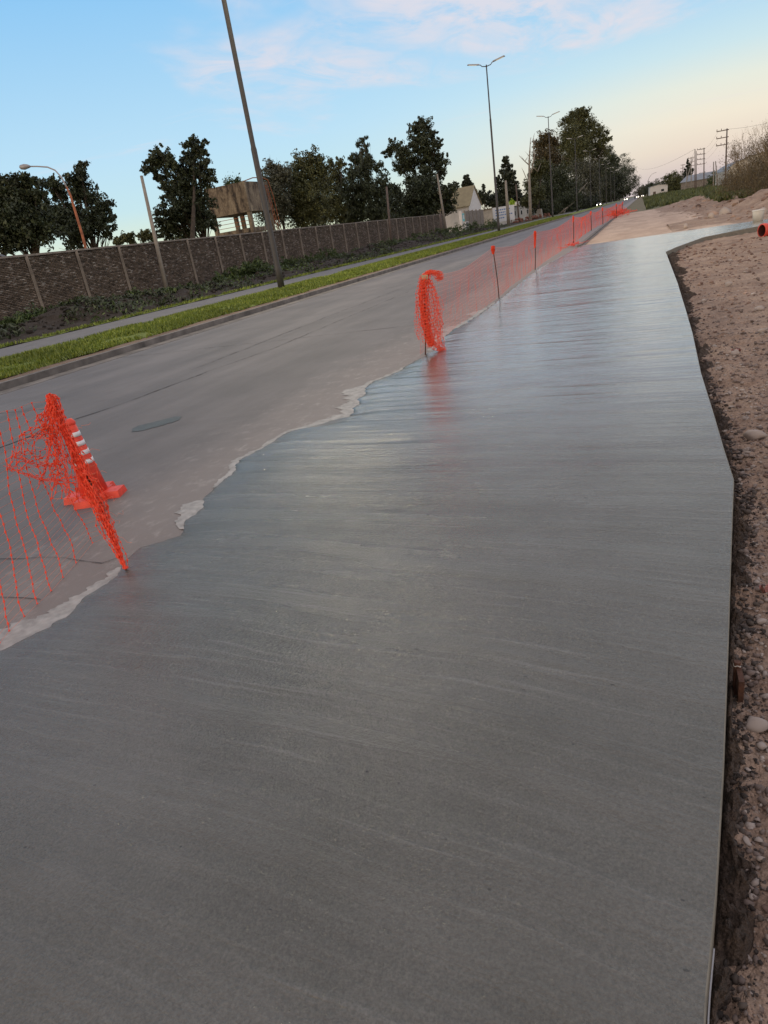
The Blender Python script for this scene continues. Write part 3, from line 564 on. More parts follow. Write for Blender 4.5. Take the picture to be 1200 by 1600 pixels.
# ------------------------------------------------------------------ other poles
def pole(name, label, cat, pbase, ptop, r0, r1, m, group=None, n=10):
    root = empty(name, pbase, label, cat, group); mm = MB(); t = np.array(ptop)-np.array(pbase); mm.tube([(0, 0, -.3), t*.5, t], [r0, (r0+r1)/2, r1], n); mm.build('pole', m, root, True); return root
p0 = onX(262, 462, -29.6); p0[2] = .1; pole('concrete_post', 'pale bare concrete post leaning left in front of the brick wall', 'post', p0, onX(221, 275, -30.3), .16, .10, 'pole_concrete')
p0 = onX(612, 388, -28.5); p0[2] = .1; pt = onX(604, 292, -28.7); pole('wooden_post', 'dark wooden post in front of the middle of the wall', 'post', p0, pt, .16, .12, 'old_wood')
p0 = onX(698, 364, -28.5); p0[2] = .1; pt = onX(683, 272, -29); pole('concrete_post', 'pale slim concrete post leaning near the far end of the wall', 'post', p0, pt, .22, .12, 'pole_concrete')
p0 = onX(690, 368, -28.5); p0[2] = .1; pole('wooden_post', 'short brown post beside the pale post at the wall end', 'post', p0, onX(688, 333, -28.5), .16, .14, 'old_wood')
p0 = onX(795, 352, -24); p0[2] = .1; pt = onX(790, 282, -24); pole('concrete_post', 'thick pale concrete post in front of the white billboard', 'post', p0, pt, .34, .2, 'pole_concrete')
p0 = onX(811, 346, -26); p0[2] = .1; pole('wooden_post', 'thin post between the billboard and the dead tree', 'post', p0, onX(806, 288, -26), .2, .13, 'old_wood')
# rusty lamp behind the wall
rl = onX(137, 400, -33.5); Yl = rl[1]; rp = onX(104, 290, -33.5); base = np.array([-33.5, Yl, 0]); root = empty('rusty_lamp', base, 'rusty curved lamp post with a single head behind the left part of the wall', 'street lamp')
cv = [(137, 400), (128, 365), (119, 335), (110, 305), (104, 292), (96, 277), (86, 266), (74, 261), (58, 260), (46, 260)]
D0 = -33.5/(ray(137, 385)[0]/F); pts = [PD(a, b, D0)-base for a, b in cv]; pts[0] = pts[0]; pts.insert(0, np.array([pts[0][0]+.25, pts[0][1]+.1, 0.]))
m = MB(); m.tube(pts[:6], [.10, .09, .085, .08, .07, .06], 8); m.build('pole', 'rust', root, True); m = MB(); m.tube(pts[5:], [.06, .05, .045, .045, .04, .04], 8); m.build('arm', 'lamp_metal', root, True)
hd = pts[-1]; tdir = pts[-1]-pts[-3]; tdir /= np.linalg.norm(tdir); m = MB(); m.tube([hd-tdir*.05, hd+tdir*.1, hd+tdir*.35+np.array([0, 0, -.04]), hd+tdir*.6+np.array([0, 0, -.07]), hd+tdir*.68+np.array([0, 0, -.08])], [.06, .12, .17, .13, .03], 10); m.build('lamp_head', 'lamp_metal', root, True)

# ------------------------------------------------------------------ the water tank
TX, TY = -43.0, 70.; tp = onX(382, 283, -40.5)
root = empty('water_tank', (-43.2, tp[1]+2.6, 0), 'old stained square concrete water tank on legs behind the brick wall', 'water tank')
zt = tp[2]; hw = 2.65; th = 3.0; zb = zt-th
m = MB(); m.box((0, 0, zb+.1), (2*hw, 2*hw, .2)); m.build('tank_floor', 'tank_concrete', root)
for k, (dx, dy, sx, sy) in enumerate([(0, -hw+.1, 2*hw, .2), (0, hw-.1, 2*hw, .2), (-hw+.1, 0, .2, 2*hw-.41), (hw-.1, 0, .2, 2*hw-.41)]):
    m = MB(); m.box((dx, dy, zb+.205+(th-.2)/2), (sx, sy, th-.2)); m.build('tank_side', 'tank_concrete', root)
for dx in (-1, 1):
    for dy in (-1, 1):
        m = MB(); m.box((dx*(hw-.3), dy*(hw-.3), zb/2-.003), (.42, .42, zb-.006)); m.build('leg', 'tank_concrete', root)
m = MB(); m.box((0, -hw+.3, zb-1.85), (2*hw-1.03, .3, .42)); m.build('beam', 'tank_concrete', root); m = MB(); m.box((0, hw-.3, zb-1.85), (2*hw-1.03, .3, .42)); m.build('beam', 'tank_concrete', root)
m = MB(); m.box((-hw+.3, 0, zb-1.85), (.3, 2*hw-1.03, .42)); m.build('beam', 'tank_concrete', root); m = MB(); m.box((hw-.3, 0, zb-1.85), (.3, 2*hw-1.03, .42)); m.build('beam', 'tank_concrete', root)
m = MB(); m.box((.3, -.6, zb/2), (.4, .4, zb-.02)); m.build('leg', 'tank_concrete', root)
for j in range(3): m = MB(); m.box((0, -hw+.32, zb-.45-j*.42), (2*hw-1.03, .06, .05)); m.build('rail', 'rust', root)
m = MB(); m.tube([(hw-.5, -hw+.3, zt), (hw-.3, 0, zt+.45), (hw-.3, hw-.6, zt+.5), (hw+.15, hw-.1, zt+.2), (hw+.3, hw+.2, zt-1.5), (hw+.5, hw+.6, 0)], [.05]*6, 6); m.build('pipe', 'rust', root, True)
m = MB()
for s in (-.22, .22): m.tube([(hw+.25+s*0, hw-.9+s, zt-.4), (hw+.95, hw-.7+s, 0)], [.04, .04], 5)
for j in range(20): t = j/20; m.tube([(hw+.25+.7*t, hw-1.12+.2*t, (zt-.4)*(1-t)), (hw+.25+.7*t, hw-.68+.2*t, (zt-.4)*(1-t))], .025, 4)
m.build('ladder', 'rust', root)
for j, (dx, dy, s) in enumerate([(.4, -hw+.5, .45), (1.6, -hw+.4, .35), (-2.2, -hw+.3, .25)]):
    rg = np.random.default_rng(50+j); P = rg.normal(size=(260, 3))*np.array([s*.6, s*.6, s*.8]); P[:, 2] = np.abs(P[:, 2]); V, Q = leaves(P, .14, rg); o = np_mesh('weed', V, Q, 'leaf_weed'); o.location = (-43.2+dx, tp[1]+2.6+dy, zt)
    tag(o, ['leafy weed growing on the middle of the water tank rim', 'leafy weed growing on the right part of the water tank rim', 'small weed at the left corner of the water tank rim'][j], 'weed', kind='stuff')

# ------------------------------------------------------------------ trees
pxtree('broadleaf_tree', 'dark spreading tree at the left photo edge behind the wall', -42, [(5, 305, 24), (25, 300, 22), (40, 290, 20), (10, 345, 30), (45, 325, 26), (58, 350, 28), (30, 368, 26), (-30, 320, 34), (-20, 355, 34), (55, 300, 14)], 15, nleaf=16000, leafsize=.24, trunk_r=.35, seed=3, trunks=2)
pxtree('broadleaf_tree', 'dark airy tree with a tall crown right of the rusty lamp', -44, [(125, 272, 16), (120, 292, 18), (95, 300, 16), (80, 290, 13), (135, 305, 16), (155, 322, 16), (165, 340, 13), (145, 345, 18), (115, 335, 20), (90, 345, 22), (168, 360, 12), (120, 368, 22), (75, 330, 16)], 118, nleaf=12500, leafsize=.22, trunk_r=.28, seed=4, sub=.26)
pxtree('broadleaf_tree', 'tall dark tree with two irregular tops left of the water tank', -42, [(252, 243, 16), (236, 258, 13), (262, 258, 14), (250, 275, 12), (305, 225, 14), (318, 233, 11), (300, 245, 15), (290, 265, 17), (312, 262, 15), (325, 278, 12), (280, 285, 17), (263, 295, 14), (300, 300, 19), (275, 320, 18), (262, 340, 18), (300, 335, 20), (320, 315, 14), (325, 345, 16), (285, 358, 20), (258, 362, 14)], 292, nleaf=17000, leafsize=.24, trunk_r=.32, seed=5, sub=.24, trunks=2)
pxtree('small_tree', 'low distant bush left of the leaning concrete post', -70, [(200, 372, 9), (185, 376, 7)], 198, nleaf=1500, leafsize=.3, lm='leaf_olive', seed=6, trunk_r=.15)
pxtree('small_tree', 'low distant bush just right of the leaning concrete post', -70, [(226, 368, 9), (240, 370, 8)], 228, nleaf=1500, leafsize=.3, lm='leaf_olive', seed=61, trunk_r=.15)
pxtree('broadleaf_tree', 'greyish airy tree just right of the nearest lamp', -52, [(430, 265, 15), (425, 285, 17), (442, 275, 13), (432, 310, 20), (425, 335, 20)], 430, nleaf=9000, leafsize=.27, lm='leaf_grey', seed=7, sub=.3)
pxtree('broadleaf_tree', 'rounded olive green tree standing behind the middle of the wall', -50, [(487, 250, 14), (470, 262, 17), (500, 262, 14), (460, 285, 20), (485, 285, 22), (470, 312, 24), (450, 322, 20), (492, 315, 22), (475, 340, 22)], 476, nleaf=17000, leafsize=.30, lm='leaf_olive', seed=8, sub=.34, shell=.6)
pxtree('broadleaf_tree', 'smaller olive tree between the rounded one and the pointed one', -52, [(520, 262, 12), (532, 258, 10), (512, 285, 16), (530, 282, 14), (520, 310, 20), (505, 338, 20), (535, 335, 18)], 520, nleaf=10000, leafsize=.30, lm='leaf_olive', seed=9, sub=.3)
pxtree('conifer', 'dark pointed casuarina tree with feathery spires behind the wall', -46, [(568, 218, 6), (560, 225, 5), (572, 232, 7), (565, 245, 11), (580, 250, 9), (555, 255, 9), (570, 268, 16), (552, 275, 11), (592, 262, 8), (598, 282, 10), (545, 300, 14), (575, 295, 20), (598, 305, 14), (560, 322, 20), (590, 330, 20), (550, 340, 16)], 572, nleaf=14000, leafsize=.26, seed=10, sub=.3, up=1.5, asp=3.)
pxtree('broadleaf_tree', 'tallest dark tree behind the wall with a broad ragged top', -44, [(655, 192, 9), (662, 200, 12), (645, 203, 9), (672, 215, 11), (655, 222, 15), (618, 232, 12), (632, 240, 13), (605, 238, 7), (680, 228, 10), (640, 260, 14), (668, 245, 17), (690, 252, 11), (685, 270, 11), (645, 285, 13), (625, 262, 11), (668, 278, 15), (650, 300, 12)], 662, nleaf=17000, leafsize=.36, seed=11, sub=.25)
pxtree('broadleaf_tree', 'dense dark low tree at the far end of the brick wall', -40, [(655, 300, 17), (635, 320, 18), (675, 305, 17), (700, 300, 12), (695, 320, 14), (665, 330, 18), (645, 335, 16), (710, 290, 6), (620, 340, 14)], 668, nleaf=12000, leafsize=.42, seed=12, sub=.3, shell=.6)
pxtree('broadleaf_tree', 'bushy dark tree between the pointed tree and the tallest one', -44, [(612, 300, 12), (605, 325, 16), (620, 310, 10), (600, 340, 14)], 610, nleaf=6000, leafsize=.34, seed=13, shell=.6)
pxtree('cypress', 'narrow dark cypress rising behind the tan roof', -40, [(730, 277, 4), (729, 284, 6), (731, 293, 7.5), (731, 303, 8)], 731, nleaf=3500, leafsize=.5, lm='leaf_cypress', seed=14, up=1, shell=.7, sub=.2)
pxtree('conifer', 'dark conifer right of the second lamp', -38, [(790, 247, 4), (790, 256, 6.5), (795, 263, 6), (785, 270, 8), (796, 278, 9), (783, 287, 9), (798, 295, 11), (785, 303, 10), (792, 315, 12)], 791, nleaf=6000, leafsize=.6, lm='leaf_cypress', seed=15, sub=.26, trunk_r=.4)
pxtree('small_tree', 'tiny distant cypress tip left of the palm', -52, [(755, 290, 2), (755, 296, 3.2), (755, 305, 4)], 755, nleaf=900, leafsize=.6, lm='leaf_cypress', seed=16, shell=.7, sub=.2)
pxtree('broadleaf_tree', 'dark hedge-like tree behind the white low wall', -40, [(752, 305, 8), (762, 312, 10), (775, 315, 10), (805, 305, 10), (815, 315, 12), (745, 315, 7), (828, 312, 10)], 770, nleaf=6000, leafsize=.55, lm='leaf_cypress', seed=17, shell=.6)
# the great tree mass beside the far lane
BM = 'great trees beyond the third lamp'
pxtree('broadleaf_tree', 'reddish brown tree at the left flank of the great tree mass', -30, [(855, 215, 9), (845, 228, 10), (864, 225, 9), (850, 243, 13), (862, 255, 13)], 856, nleaf=6500, leafsize=.50, lm='leaf_rust', seed=20, group=BM, shell=.6)
pxtree('eucalyptus_tree', 'highest olive eucalyptus in the great tree mass', -27, [(905, 173, 7), (915, 178, 8), (895, 180, 8), (885, 190, 9), (905, 192, 13), (925, 192, 8), (935, 205, 9), (890, 210, 14), (915, 212, 15), (938, 220, 9), (948, 208, 4), (953, 217, 4), (880, 228, 12), (905, 235, 17), (932, 238, 14), (890, 255, 16)], 905, nleaf=19000, leafsize=.62, lm='leaf_olive', seed=21, group=BM, sub=.27, trunk_r=.6)
pxtree('eucalyptus_tree', 'dark grey green tree at the lower left of the great tree mass', -25, [(850, 268, 14), (870, 275, 16), (845, 295, 16), (865, 305, 18), (885, 290, 16), (840, 318, 12), (890, 315, 16), (865, 325, 14)], 866, nleaf=13000, leafsize=.40, lm='leaf_dark', seed=22, group=BM, shell=.6, trunk_r=.4)
pxtree('eucalyptus_tree', 'drooping grey tree in the lower middle of the great tree mass', -24, [(905, 262, 13), (920, 270, 14), (900, 290, 16), (925, 292, 15), (910, 312, 14), (930, 310, 10)], 915, nleaf=10000, leafsize=.50, lm='leaf_grey', seed=23, group=BM, shell=.6, trunk_r=.4)
pxtree('eucalyptus_tree', 'dark tree right of the highest one in the great tree mass', -24, [(950, 235, 8), (958, 246, 8), (945, 255, 12), (962, 258, 9), (950, 275, 14), (965, 280, 12), (945, 298, 12), (962, 300, 10), (938, 275, 12)], 952, nleaf=12000, leafsize=.75, lm='leaf_dark', seed=24, group=BM, shell=.5, trunk_r=.5)
pxtree('eucalyptus_tree', 'rightmost dark tree sloping down to the road vanishing point', -22, [(975, 243, 5), (982, 252, 6), (975, 262, 8), (988, 265, 6), (978, 280, 9), (992, 280, 5), (988, 292, 8), (975, 297, 9), (983, 268, 9), (990, 280, 8), (972, 272, 11), (980, 288, 11), (998, 278, 2.5), (996, 288, 4)], 980, nleaf=9000, leafsize=1.0, lm='leaf_dark', seed=25, group=BM, shell=.5, trunk_r=.6)
pxtree('eucalyptus_tree', 'leafy olive tree partly behind the leafless trunk', -26, [(845, 262, 10), (835, 275, 8), (830, 290, 9), (838, 305, 10), (825, 315, 9)], 838, nleaf=6000, leafsize=.42, lm='leaf_olive', seed=26, group=BM, shell=.55)
pxtree('eucalyptus_tree', 'low bushy trees filling the foot of the great tree mass', -25.5, [(838, 322, 11), (852, 330, 10), (868, 328, 12), (884, 325, 12), (898, 322, 12), (912, 320, 11), (926, 316, 10), (875, 312, 13), (893, 305, 14)], 880, nleaf=11000, leafsize=.45, lm='leaf_cypress', seed=27, group=BM, shell=.5)
pxtree('eucalyptus_tree', 'shaded trees low on the right of the great tree mass', -22.5, [(938, 312, 9), (950, 308, 9), (960, 306, 8), (970, 303, 7), (980, 300, 6), (945, 290, 12), (960, 285, 10), (930, 265, 12)], 952, nleaf=11000, leafsize=.8, lm='leaf_cypress', seed=28, group=BM, shell=.5)
# bare dead tree
p0 = onX(829, 345, -24); p0[2] = 0; root = empty('dead_tree', p0, 'leafless pale dead tree trunk in front of the great trees', 'tree'); D0 = -24/(ray(829, 330)[0]/F)
m = MB()
def PX(a, b): return PD(a, b, D0)-p0
m.tube([(0, 0, -.2), PX(828, 310), PX(827, 280), PX(827, 250), PX(829, 215)], [.42, .34, .27, .19, .05], 8)
m.tube([PX(827, 258), PX(820, 252), PX(811, 243)], [.16, .11, .04], 6); m.tube([PX(830, 270), PX(835, 245), PX(833, 220), PX(835, 208)], [.2, .13, .08, .03], 6); m.tube([PX(834, 262), PX(840, 268), PX(845, 255)], [.14, .10, .04], 6)
m.tube([PX(827, 290), PX(818, 268), PX(815, 262)], [.12, .08, .02], 6)
for k in range(16): a, b = random.choice([(829, 225), (835, 225), (827, 245), (820, 252), (834, 245)]); m.tube([PX(a, b), PX(a+random.uniform(-7, 7), b-random.uniform(4, 14))], [.05, .012], 4)
m.build('trunk', 'pale_bark', root, True)
p0 = onX(875, 338, -22.5); p0[2] = 0; root = empty('leaning_trunk', p0, 'pale bare trunk leaning to the right under the great trees', 'tree'); D0 = -22.5/(ray(875, 330)[0]/F)
m = MB(); m.tube([(-.5, 0, -.1), PX(897, 316), PX(905, 300), PX(918, 285)], [.28, .2, .15, .06], 6); m.tube([PX(905, 300), PX(909, 292)], [.08, .02], 5); m.build('trunk', 'pale_bark', root, True)

# far trees right of the road
def fartree(px, py, D, r, label, lm, k=6, seed=30, ls=None):
    c = PD(px, py, D); rg = np.random.default_rng(seed); B = []
    for j in range(k): rr = r*rg.uniform(.35, .6); B.append((c[0]+rg.uniform(-.7, .7)*r, c[1]+rg.uniform(-.5, .5)*r, max(rr, c[2]-r*.2+rg.uniform(-.8, .5)*r), rr, rr, rr*.9))
    return tree('small_tree' if r < 5 else 'broadleaf_tree', label, (c[0], c[1], 0), B, 3600, ls or r*.075, lm, trunk_r=r*.05, seed=seed, shell=.55, group='distant trees right of the road')
for (px, py, D, r, lb, lm) in [(1026, 284, 330, 4.2, 'dark spiky distant tree above the small white building', 'leaf_dark'), (1036, 290, 340, 5.5, 'dark distant tree right of the small white building', 'leaf_dark'), (1052, 283, 300, 7, 'olive distant tree left of the dark spire tree', 'leaf_olive'), (1064, 288, 280, 6, 'olive bushy tree under the dark spire tree', 'leaf_olive'),
                               (1008, 296, 700, 9, 'tiny far tree at the end of the road', 'leaf_grey'), (998, 299, 800, 9, 'tiny far tree left of the vanishing road', 'leaf_grey'), (1018, 294, 600, 9, 'small far tree behind the curved far lamp', 'leaf_dark'), (1085, 287, 260, 4.5, 'low olive tree behind the paired power poles', 'leaf_olive'), (1110, 284, 230, 4., 'low tree among the right power poles', 'leaf_dark'), (1125, 280, 190, 3.4, 'small dark tree left of the three armed pole', 'leaf_weed')]: fartree(px, py, D, r, lb, lm, seed=int(px))
def PXs(bl, D): return [(*PD(a, b, D), r/F*D, r/F*D, r/F*D) for a, b, r in bl]
b = PD(1075, 290, 250); tree('conifer', 'dark narrow spire tree behind the paired power poles', (b[0], b[1], 0), PXs([(1075, 252, 2.5), (1075, 259, 4), (1076, 267, 5.5), (1075, 276, 6.5), (1076, 285, 7)], 250), 3500, .5, 'leaf_cypress', seed=77, shell=.6)
# leafless shrubby tree at the right
def shrub(label, px, D, top, nb, spread, seed, base_z, twigs=True):
    rg = np.random.default_rng(seed); b = PD(px, 300, D); b[2] = base_z; root = empty('bare_tree', b, label, 'tree', 'leafless shrubby trees at the right'); m = MB(); tips = []
    def grow(p, d, L_, r, dep):
        q = p+d*L_*.5+rg.normal(size=3)*.04*L_; e = p+d*L_; m.tube([p, q, e], [r, r*.8, r*.6], 5 if dep < 2 else 3, False)
        if dep >= 4: tips.append(e); return
        for _ in range(3 if dep < 3 else 4):
            d2 = d+rg.normal(size=3)*.24; d2[2] += .16; d2 /= np.linalg.norm(d2); grow(e, d2, L_*rg.uniform(.6, .85), r*.55, dep+1)
    for k in range(nb):
        a = rg.uniform(0, 6.28); d = np.array([math.cos(a)*spread, math.sin(a)*spread, 1.]); d /= np.linalg.norm(d); grow(np.array([math.cos(a)*.12, math.sin(a)*.12, -.3]), d, top*.27*rg.uniform(.75, 1.1), .045, 0)
    m.build('branches', 'twig', root)
    P = np.array(tips); P = P[P[:, 2] < top*.7]; P = np.concatenate([P+rg.normal(size=P.shape)*.16 for _ in range(2)]+[rg.normal(size=(9000, 3))*np.array([top*.24, top*.24, top*.17])+np.array([0, 0, top*.22])]); P = P[P[:, 2] > 0]
    V, Q = leaves(P, .034, rg, 1.5, 4.); np_mesh('twig_leaves', V, Q, 'leaf_twig', root)
shrub('large leafless brown tree at the right photo edge', 1188, 48, 5.2, 17, .62, 5, .4); shrub('leafless brown tree half outside the right photo edge', 1225, 46, 5.8, 15, .55, 6, .4); shrub('lower twiggy bush left of the large leafless tree', 1158, 56, 3.2, 13, .8, 8, .5)

# weeds and bushes at the wall foot
def bush(px, py, X, r, seed, lb, lm='leaf_weed'):
    p = onX(px, py, X); rg = np.random.default_rng(seed); z = float(verge(np.array(X*1.), np.array(p[1]))); P = crown_pts([(rg.uniform(-.5, .5)*r, rg.uniform(-.7, .7)*r*1.3, r*.45*rg.uniform(.6, 1.2), r*.6, r*.8, r*.5) for _ in range(5)], 1500, rg, .3, .4); P = P[P[:, 2] > 0]
    V, Q = leaves(P, .09, rg, .8, 2.4); o = np_mesh('bush', V, Q, lm); o.location = (X, p[1], z-.05); tag(o, lb, 'bush', 'weedy bushes at the foot of the brick wall')
for j, (px, py, X, r) in enumerate([(95, 500, -28.5, .9), (112, 495, -28, .8), (396, 435, -26.5, 1.0), (405, 430, -27.5, 1.1), (350, 448, -28, .9), (480, 418, -28, 1.2), (500, 412, -28, 1.2), (520, 405, -28.4, 1.2), (450, 425, -27.5, 1.0), (590, 393, -28.3, 1.2), (615, 388, -28.3, 1.1), (690, 371, -26.5, 1.3), (715, 366, -26.5, 1.4), (740, 360, -26, 1.3), (760, 350, -27, 1.6), (560, 400, -28.4, .9), (300, 462, -28.6, .7), (770, 345, -27.5, 1.8), (650, 382, -27, .9), (20, 520, -28, .6), (140, 490, -27.6, .9), (215, 472, -27.8, .8), (60, 508, -27.6, .9), (375, 442, -27.3, 1.0)]):
    D = onX(px, py, X)[1]
    bush(px, py, X, r, 100+j, 'weedy bush at wall foot, %s' % ['left of the second pillar', 'just right of the second pillar', 'tallest one, just left of the nearest lamp pole', 'directly behind the nearest lamp pole', 'below the water tank', 'first of the row right of the nearest lamp', 'second of the row right of the nearest lamp', 'third of the row right of the nearest lamp', 'close to the right side of the nearest lamp pole', 'left of the dark wooden post', 'right of the dark wooden post', 'at the base of the pale slim post', 'before the gate pillar', 'before the grey wall piece', 'in front of the dark hedge', 'between the thick row and the wooden post', 'near the base of the leaning concrete post', 'just left of the second lamp', 'half way between wooden post and wall end', 'at the left photo edge', 'under the third pillar', 'half way between third pillar and leaning post', 'left of the second pillar, nearer the lane', 'just left of the tallest bush'][j], 'leaf_weed')
# grass
def grass(name, xs, ys, n, hgt, zf, m, label, seed):
    rg = np.random.default_rng(seed); x = rg.uniform(*xs, n); y = ys[0]+(ys[1]-ys[0])*rg.random(n)**1.7; k = fbm(x*1.3, y*.8, 3) > (-.28 if 'median' in name or 'edge' in name else .02); x, y = x[k], y[k]; n = len(x); z = zf(x, y); hh = hgt*rg.uniform(.5, 1.3, n)*(1+y*.01); a = rg.uniform(0, 6.28, n); wd = hh*.22
    l = rg.normal(size=(n, 2))*hh[:, None]*.4; A = np.stack([x-np.cos(a)*wd, y-np.sin(a)*wd, z], -1); B = np.stack([x+np.cos(a)*wd, y+np.sin(a)*wd, z], -1); T = np.stack([x+l[:, 0], y+l[:, 1], z+hh], -1)
    V = np.stack([A, B, T], 1).reshape(-1, 3); tag(np_mesh(name, V, np.arange(3*n).reshape(n, 3), m), label, 'grass', kind='stuff')
def medz(X, Y): return .13+.07*np.sin((X+16)/3.75*math.pi).clip(0, 1)+.03*fbm(X*1.5, Y*1.5, 3)-.01
grass('median_grass', (-15.95, -12.12), (6, 140), 150000, .075, medz, 'grass_blade', 'short bright green grass on the median strip', 1)
grass('edge_grass', (-21.9, -21.4), (8, 110), 9000, .09, lambda X, Y: .03+X*0, 'grass_blade', 'thin line of grass between the far lane and the earth heaps', 2)
bank = lambda X, Y: -.05+.50*sm(-.5, 7, X)*(1+.4*fbm(X*.15, Y*.08, 3))*sm(82, 92, Y)*sm(420, 300, Y)-.5*sm(60, 90, X)
grass('bank_grass', (.5, 26), (88, 300), 36000, .20, bank, 'grass_rank', 'rank green grass on the bank beyond the dirt mounds', 3)
grass('mound_grass', (5.5, 22), (62, 92), 20000, .24, lambda X, Y: onland(X, Y)-.02, 'grass_rank', 'green weeds on top of the back dirt mound', 4)

def weeds(name, n, m, hgt, label, seed, thr):
    rg = np.random.default_rng(seed); x = np.clip(-26.5+rg.normal(0, 2.2, n), -30.7, -22.2); y = 12+118*rg.random(n)**1.3; k = fbm(x*.5+seed, y*.3, 4) > thr; x, y = x[k], y[k]; n = len(x)
    P = np.stack([x, y, verge(x, y)+hgt*rg.random(n)], -1); V, Q = leaves(P, .10, rg, .6, 2.6); V = V.reshape(-1, 4, 3)*1.; V = V.reshape(-1, 3); tag(np_mesh(name, V, Q, m), label, 'weeds', kind='stuff')
weeds('verge_weeds', 42000, 'leaf_dark', .20, 'dark low weeds and dead stalks covering the earth heaps by the wall', 3, .02); weeds('green_weeds', 26000, 'leaf_weed', .28, 'patches of green weeds on the earth heaps by the wall', 11, .12)
# ------------------------------------------------------------------ buildings on the left
def house(name, label, c, d, hh, roofh, wallm, roofm, rz=0., windows=(), door=None, cat='building', over=.3):
    root = empty(name, c, label, cat, rz=rz); m = MB(); X, Y = d[0]/2, d[1]/2
    m.add([(-X, -Y, 0), (X, -Y, 0), (X, Y, 0), (-X, Y, 0), (-X, -Y, hh), (X, -Y, hh), (X, Y, hh), (-X, Y, hh), (0, -Y, hh+roofh), (0, Y, hh+roofh)], [(0, 1, 5, 8, 4), (1, 2, 6, 5), (2, 3, 7, 9, 6), (3, 0, 4, 7)]); m.build('wall', wallm, root)
    m = MB(); t = .12
    for s in (-1, 1):
        a = [(0, -Y-over, hh+roofh+.02), (s*(X+over), -Y-over, hh-over*roofh/X+.02), (s*(X+over), Y+over, hh-over*roofh/X+.02), (0, Y+over, hh+roofh+.02)]; m2 = MB(); m2.add(a+[(p[0], p[1], p[2]+t) for p in a], [(0, 1, 2, 3), (7, 6, 5, 4), (0, 4, 5, 1), (1, 5, 6, 2), (2, 6, 7, 3), (3, 7, 4, 0)]); m2.build('roof', roofm, root)
    for (wx, wy, wz, ww, wh, ax) in windows:
        m = MB(); m.box((wx, wy, wz), (.08, ww, wh) if ax == 'x' else (ww, .08, wh)); f = m.build('window', 'white_paint', root)
        m = MB(); m.box((wx, wy, wz), (.1, ww-.2, wh-.2) if ax == 'x' else (ww-.2, .1, wh-.2)); m.build('pane', 'glass_dark', f)
    if door:
        m = MB(); m.box(door[:3], (.1, 1.1, 2.1) if door[3] == 'x' else (1.1, .1, 2.1)); m.build('door', 'old_wood', root)
    return root
# tan roofed warehouse
a = onX(745, 318, -36); yb = a[1]; ze = a[2]; zr = onX(742, 291, -36)[2]
house('warehouse', 'white warehouse with a steep tan roof beyond the end of the brick wall', (-36-8, yb-2, 0), (13, 16, 1), ze-.3, (zr-ze)*1.1, 'white_paint', 'tan_roof', rz=R(90), windows=[(2, -8, ze*.6, 1.4, 1.2, 'y'), (-3, -8, ze*.6, 1.4, 1.2, 'y'), (-6.5, 2, ze*.6, 2, 1.2, 'x')])
q_ = onX(4, 388, -37); house('outhouse', 'pale grey roof corner peeping over the wall at the left photo edge', (-38.5, q_[1]-2.5, 0), (5, 5, 1), 3.4, 1.1, 'pale_concrete', 'grey_roof', rz=R(90), over=.15)
# gate pillar cabinet
a = onX(722, 362, -30.2); root = empty('gate_pillar', (-30.2, a[1], 0), 'white gate pillar with a teal notice and dark meter box at the wall end', 'pillar')
m = MB(); m.box((0, 0, 1.9), (.5, .5, 3.8)); m.build('post', 'white_paint', root); m = MB(); m.box((.3, 1.8, .95), (.7, 2.6, 1.9)); m.build('cabinet', 'white_paint', root)
m = MB(); m.box((.68, 1.8, 1.45), (.06, 1.7, .7)); m.build('meter_box', 'glass_dark', root); m = MB(); m.box((.1, 1.6, 2.7), (.08, 1.5, 1.3)); b2 = m.build('notice', 'sign_teal', root); m = MB(); m.box((.15, 1.6, 2.75), (.03, .8, .7)); m.build('notice_sheet', 'sign_white', b2)
a1 = onX(729, 362, -30.5)[1]; a2 = onX(757, 352, -30.5)[1]; root = empty('grey_wall', (-30.6, a1, 0), 'short stained grey wall right of the white gate pillar', 'wall')
np_ = 5; stp = (a2-a1)/np_
for k in range(np_): m = MB(); m.box((0, (k+.5)*stp, 1.85+random.uniform(-.06, .06)), (.2, stp-.12, 3.7)); m.build('panel', 'wall_concrete', root); m = MB(); m.box((.05, k*stp, 1.9), (.26, .22, 3.9)); m.build('pillar', 'pole_concrete', root)
# long low white building behind the billboard
a1 = onX(758, 338, -33)[1]; a2 = onX(826, 322, -33)[1]; root = empty('low_building', (-34.5, (a1+a2)/2, 0), 'long low cream building behind the billboard and posts', 'building')
L_ = a2-a1; m = MB(); m.box((0, 0, 1.9), (7, L_, 3.8)); m.build('wall', 'cream_wall', root); m = MB(); m.box((0, 0, 3.86), (7.5, L_+.5, .12)); m.build('roof', 'wall_concrete', root); m = MB(); m.box((-1, L_*.3, 4.6), (3, 6, 1.35)); m.build('roof_box', 'white_paint', root)
for k in range(6):
    m = MB(); m.box((3.52, -L_/2+6+k*(L_-12)/5, 2.1), (.08, 2.4, 1.3)); f = m.build('window', 'white_paint', root); m = MB(); m.box((3.53, -L_/2+6+k*(L_-12)/5, 2.1), (.1, 2.1, 1.05)); m.build('pane', 'glass_dark', f)
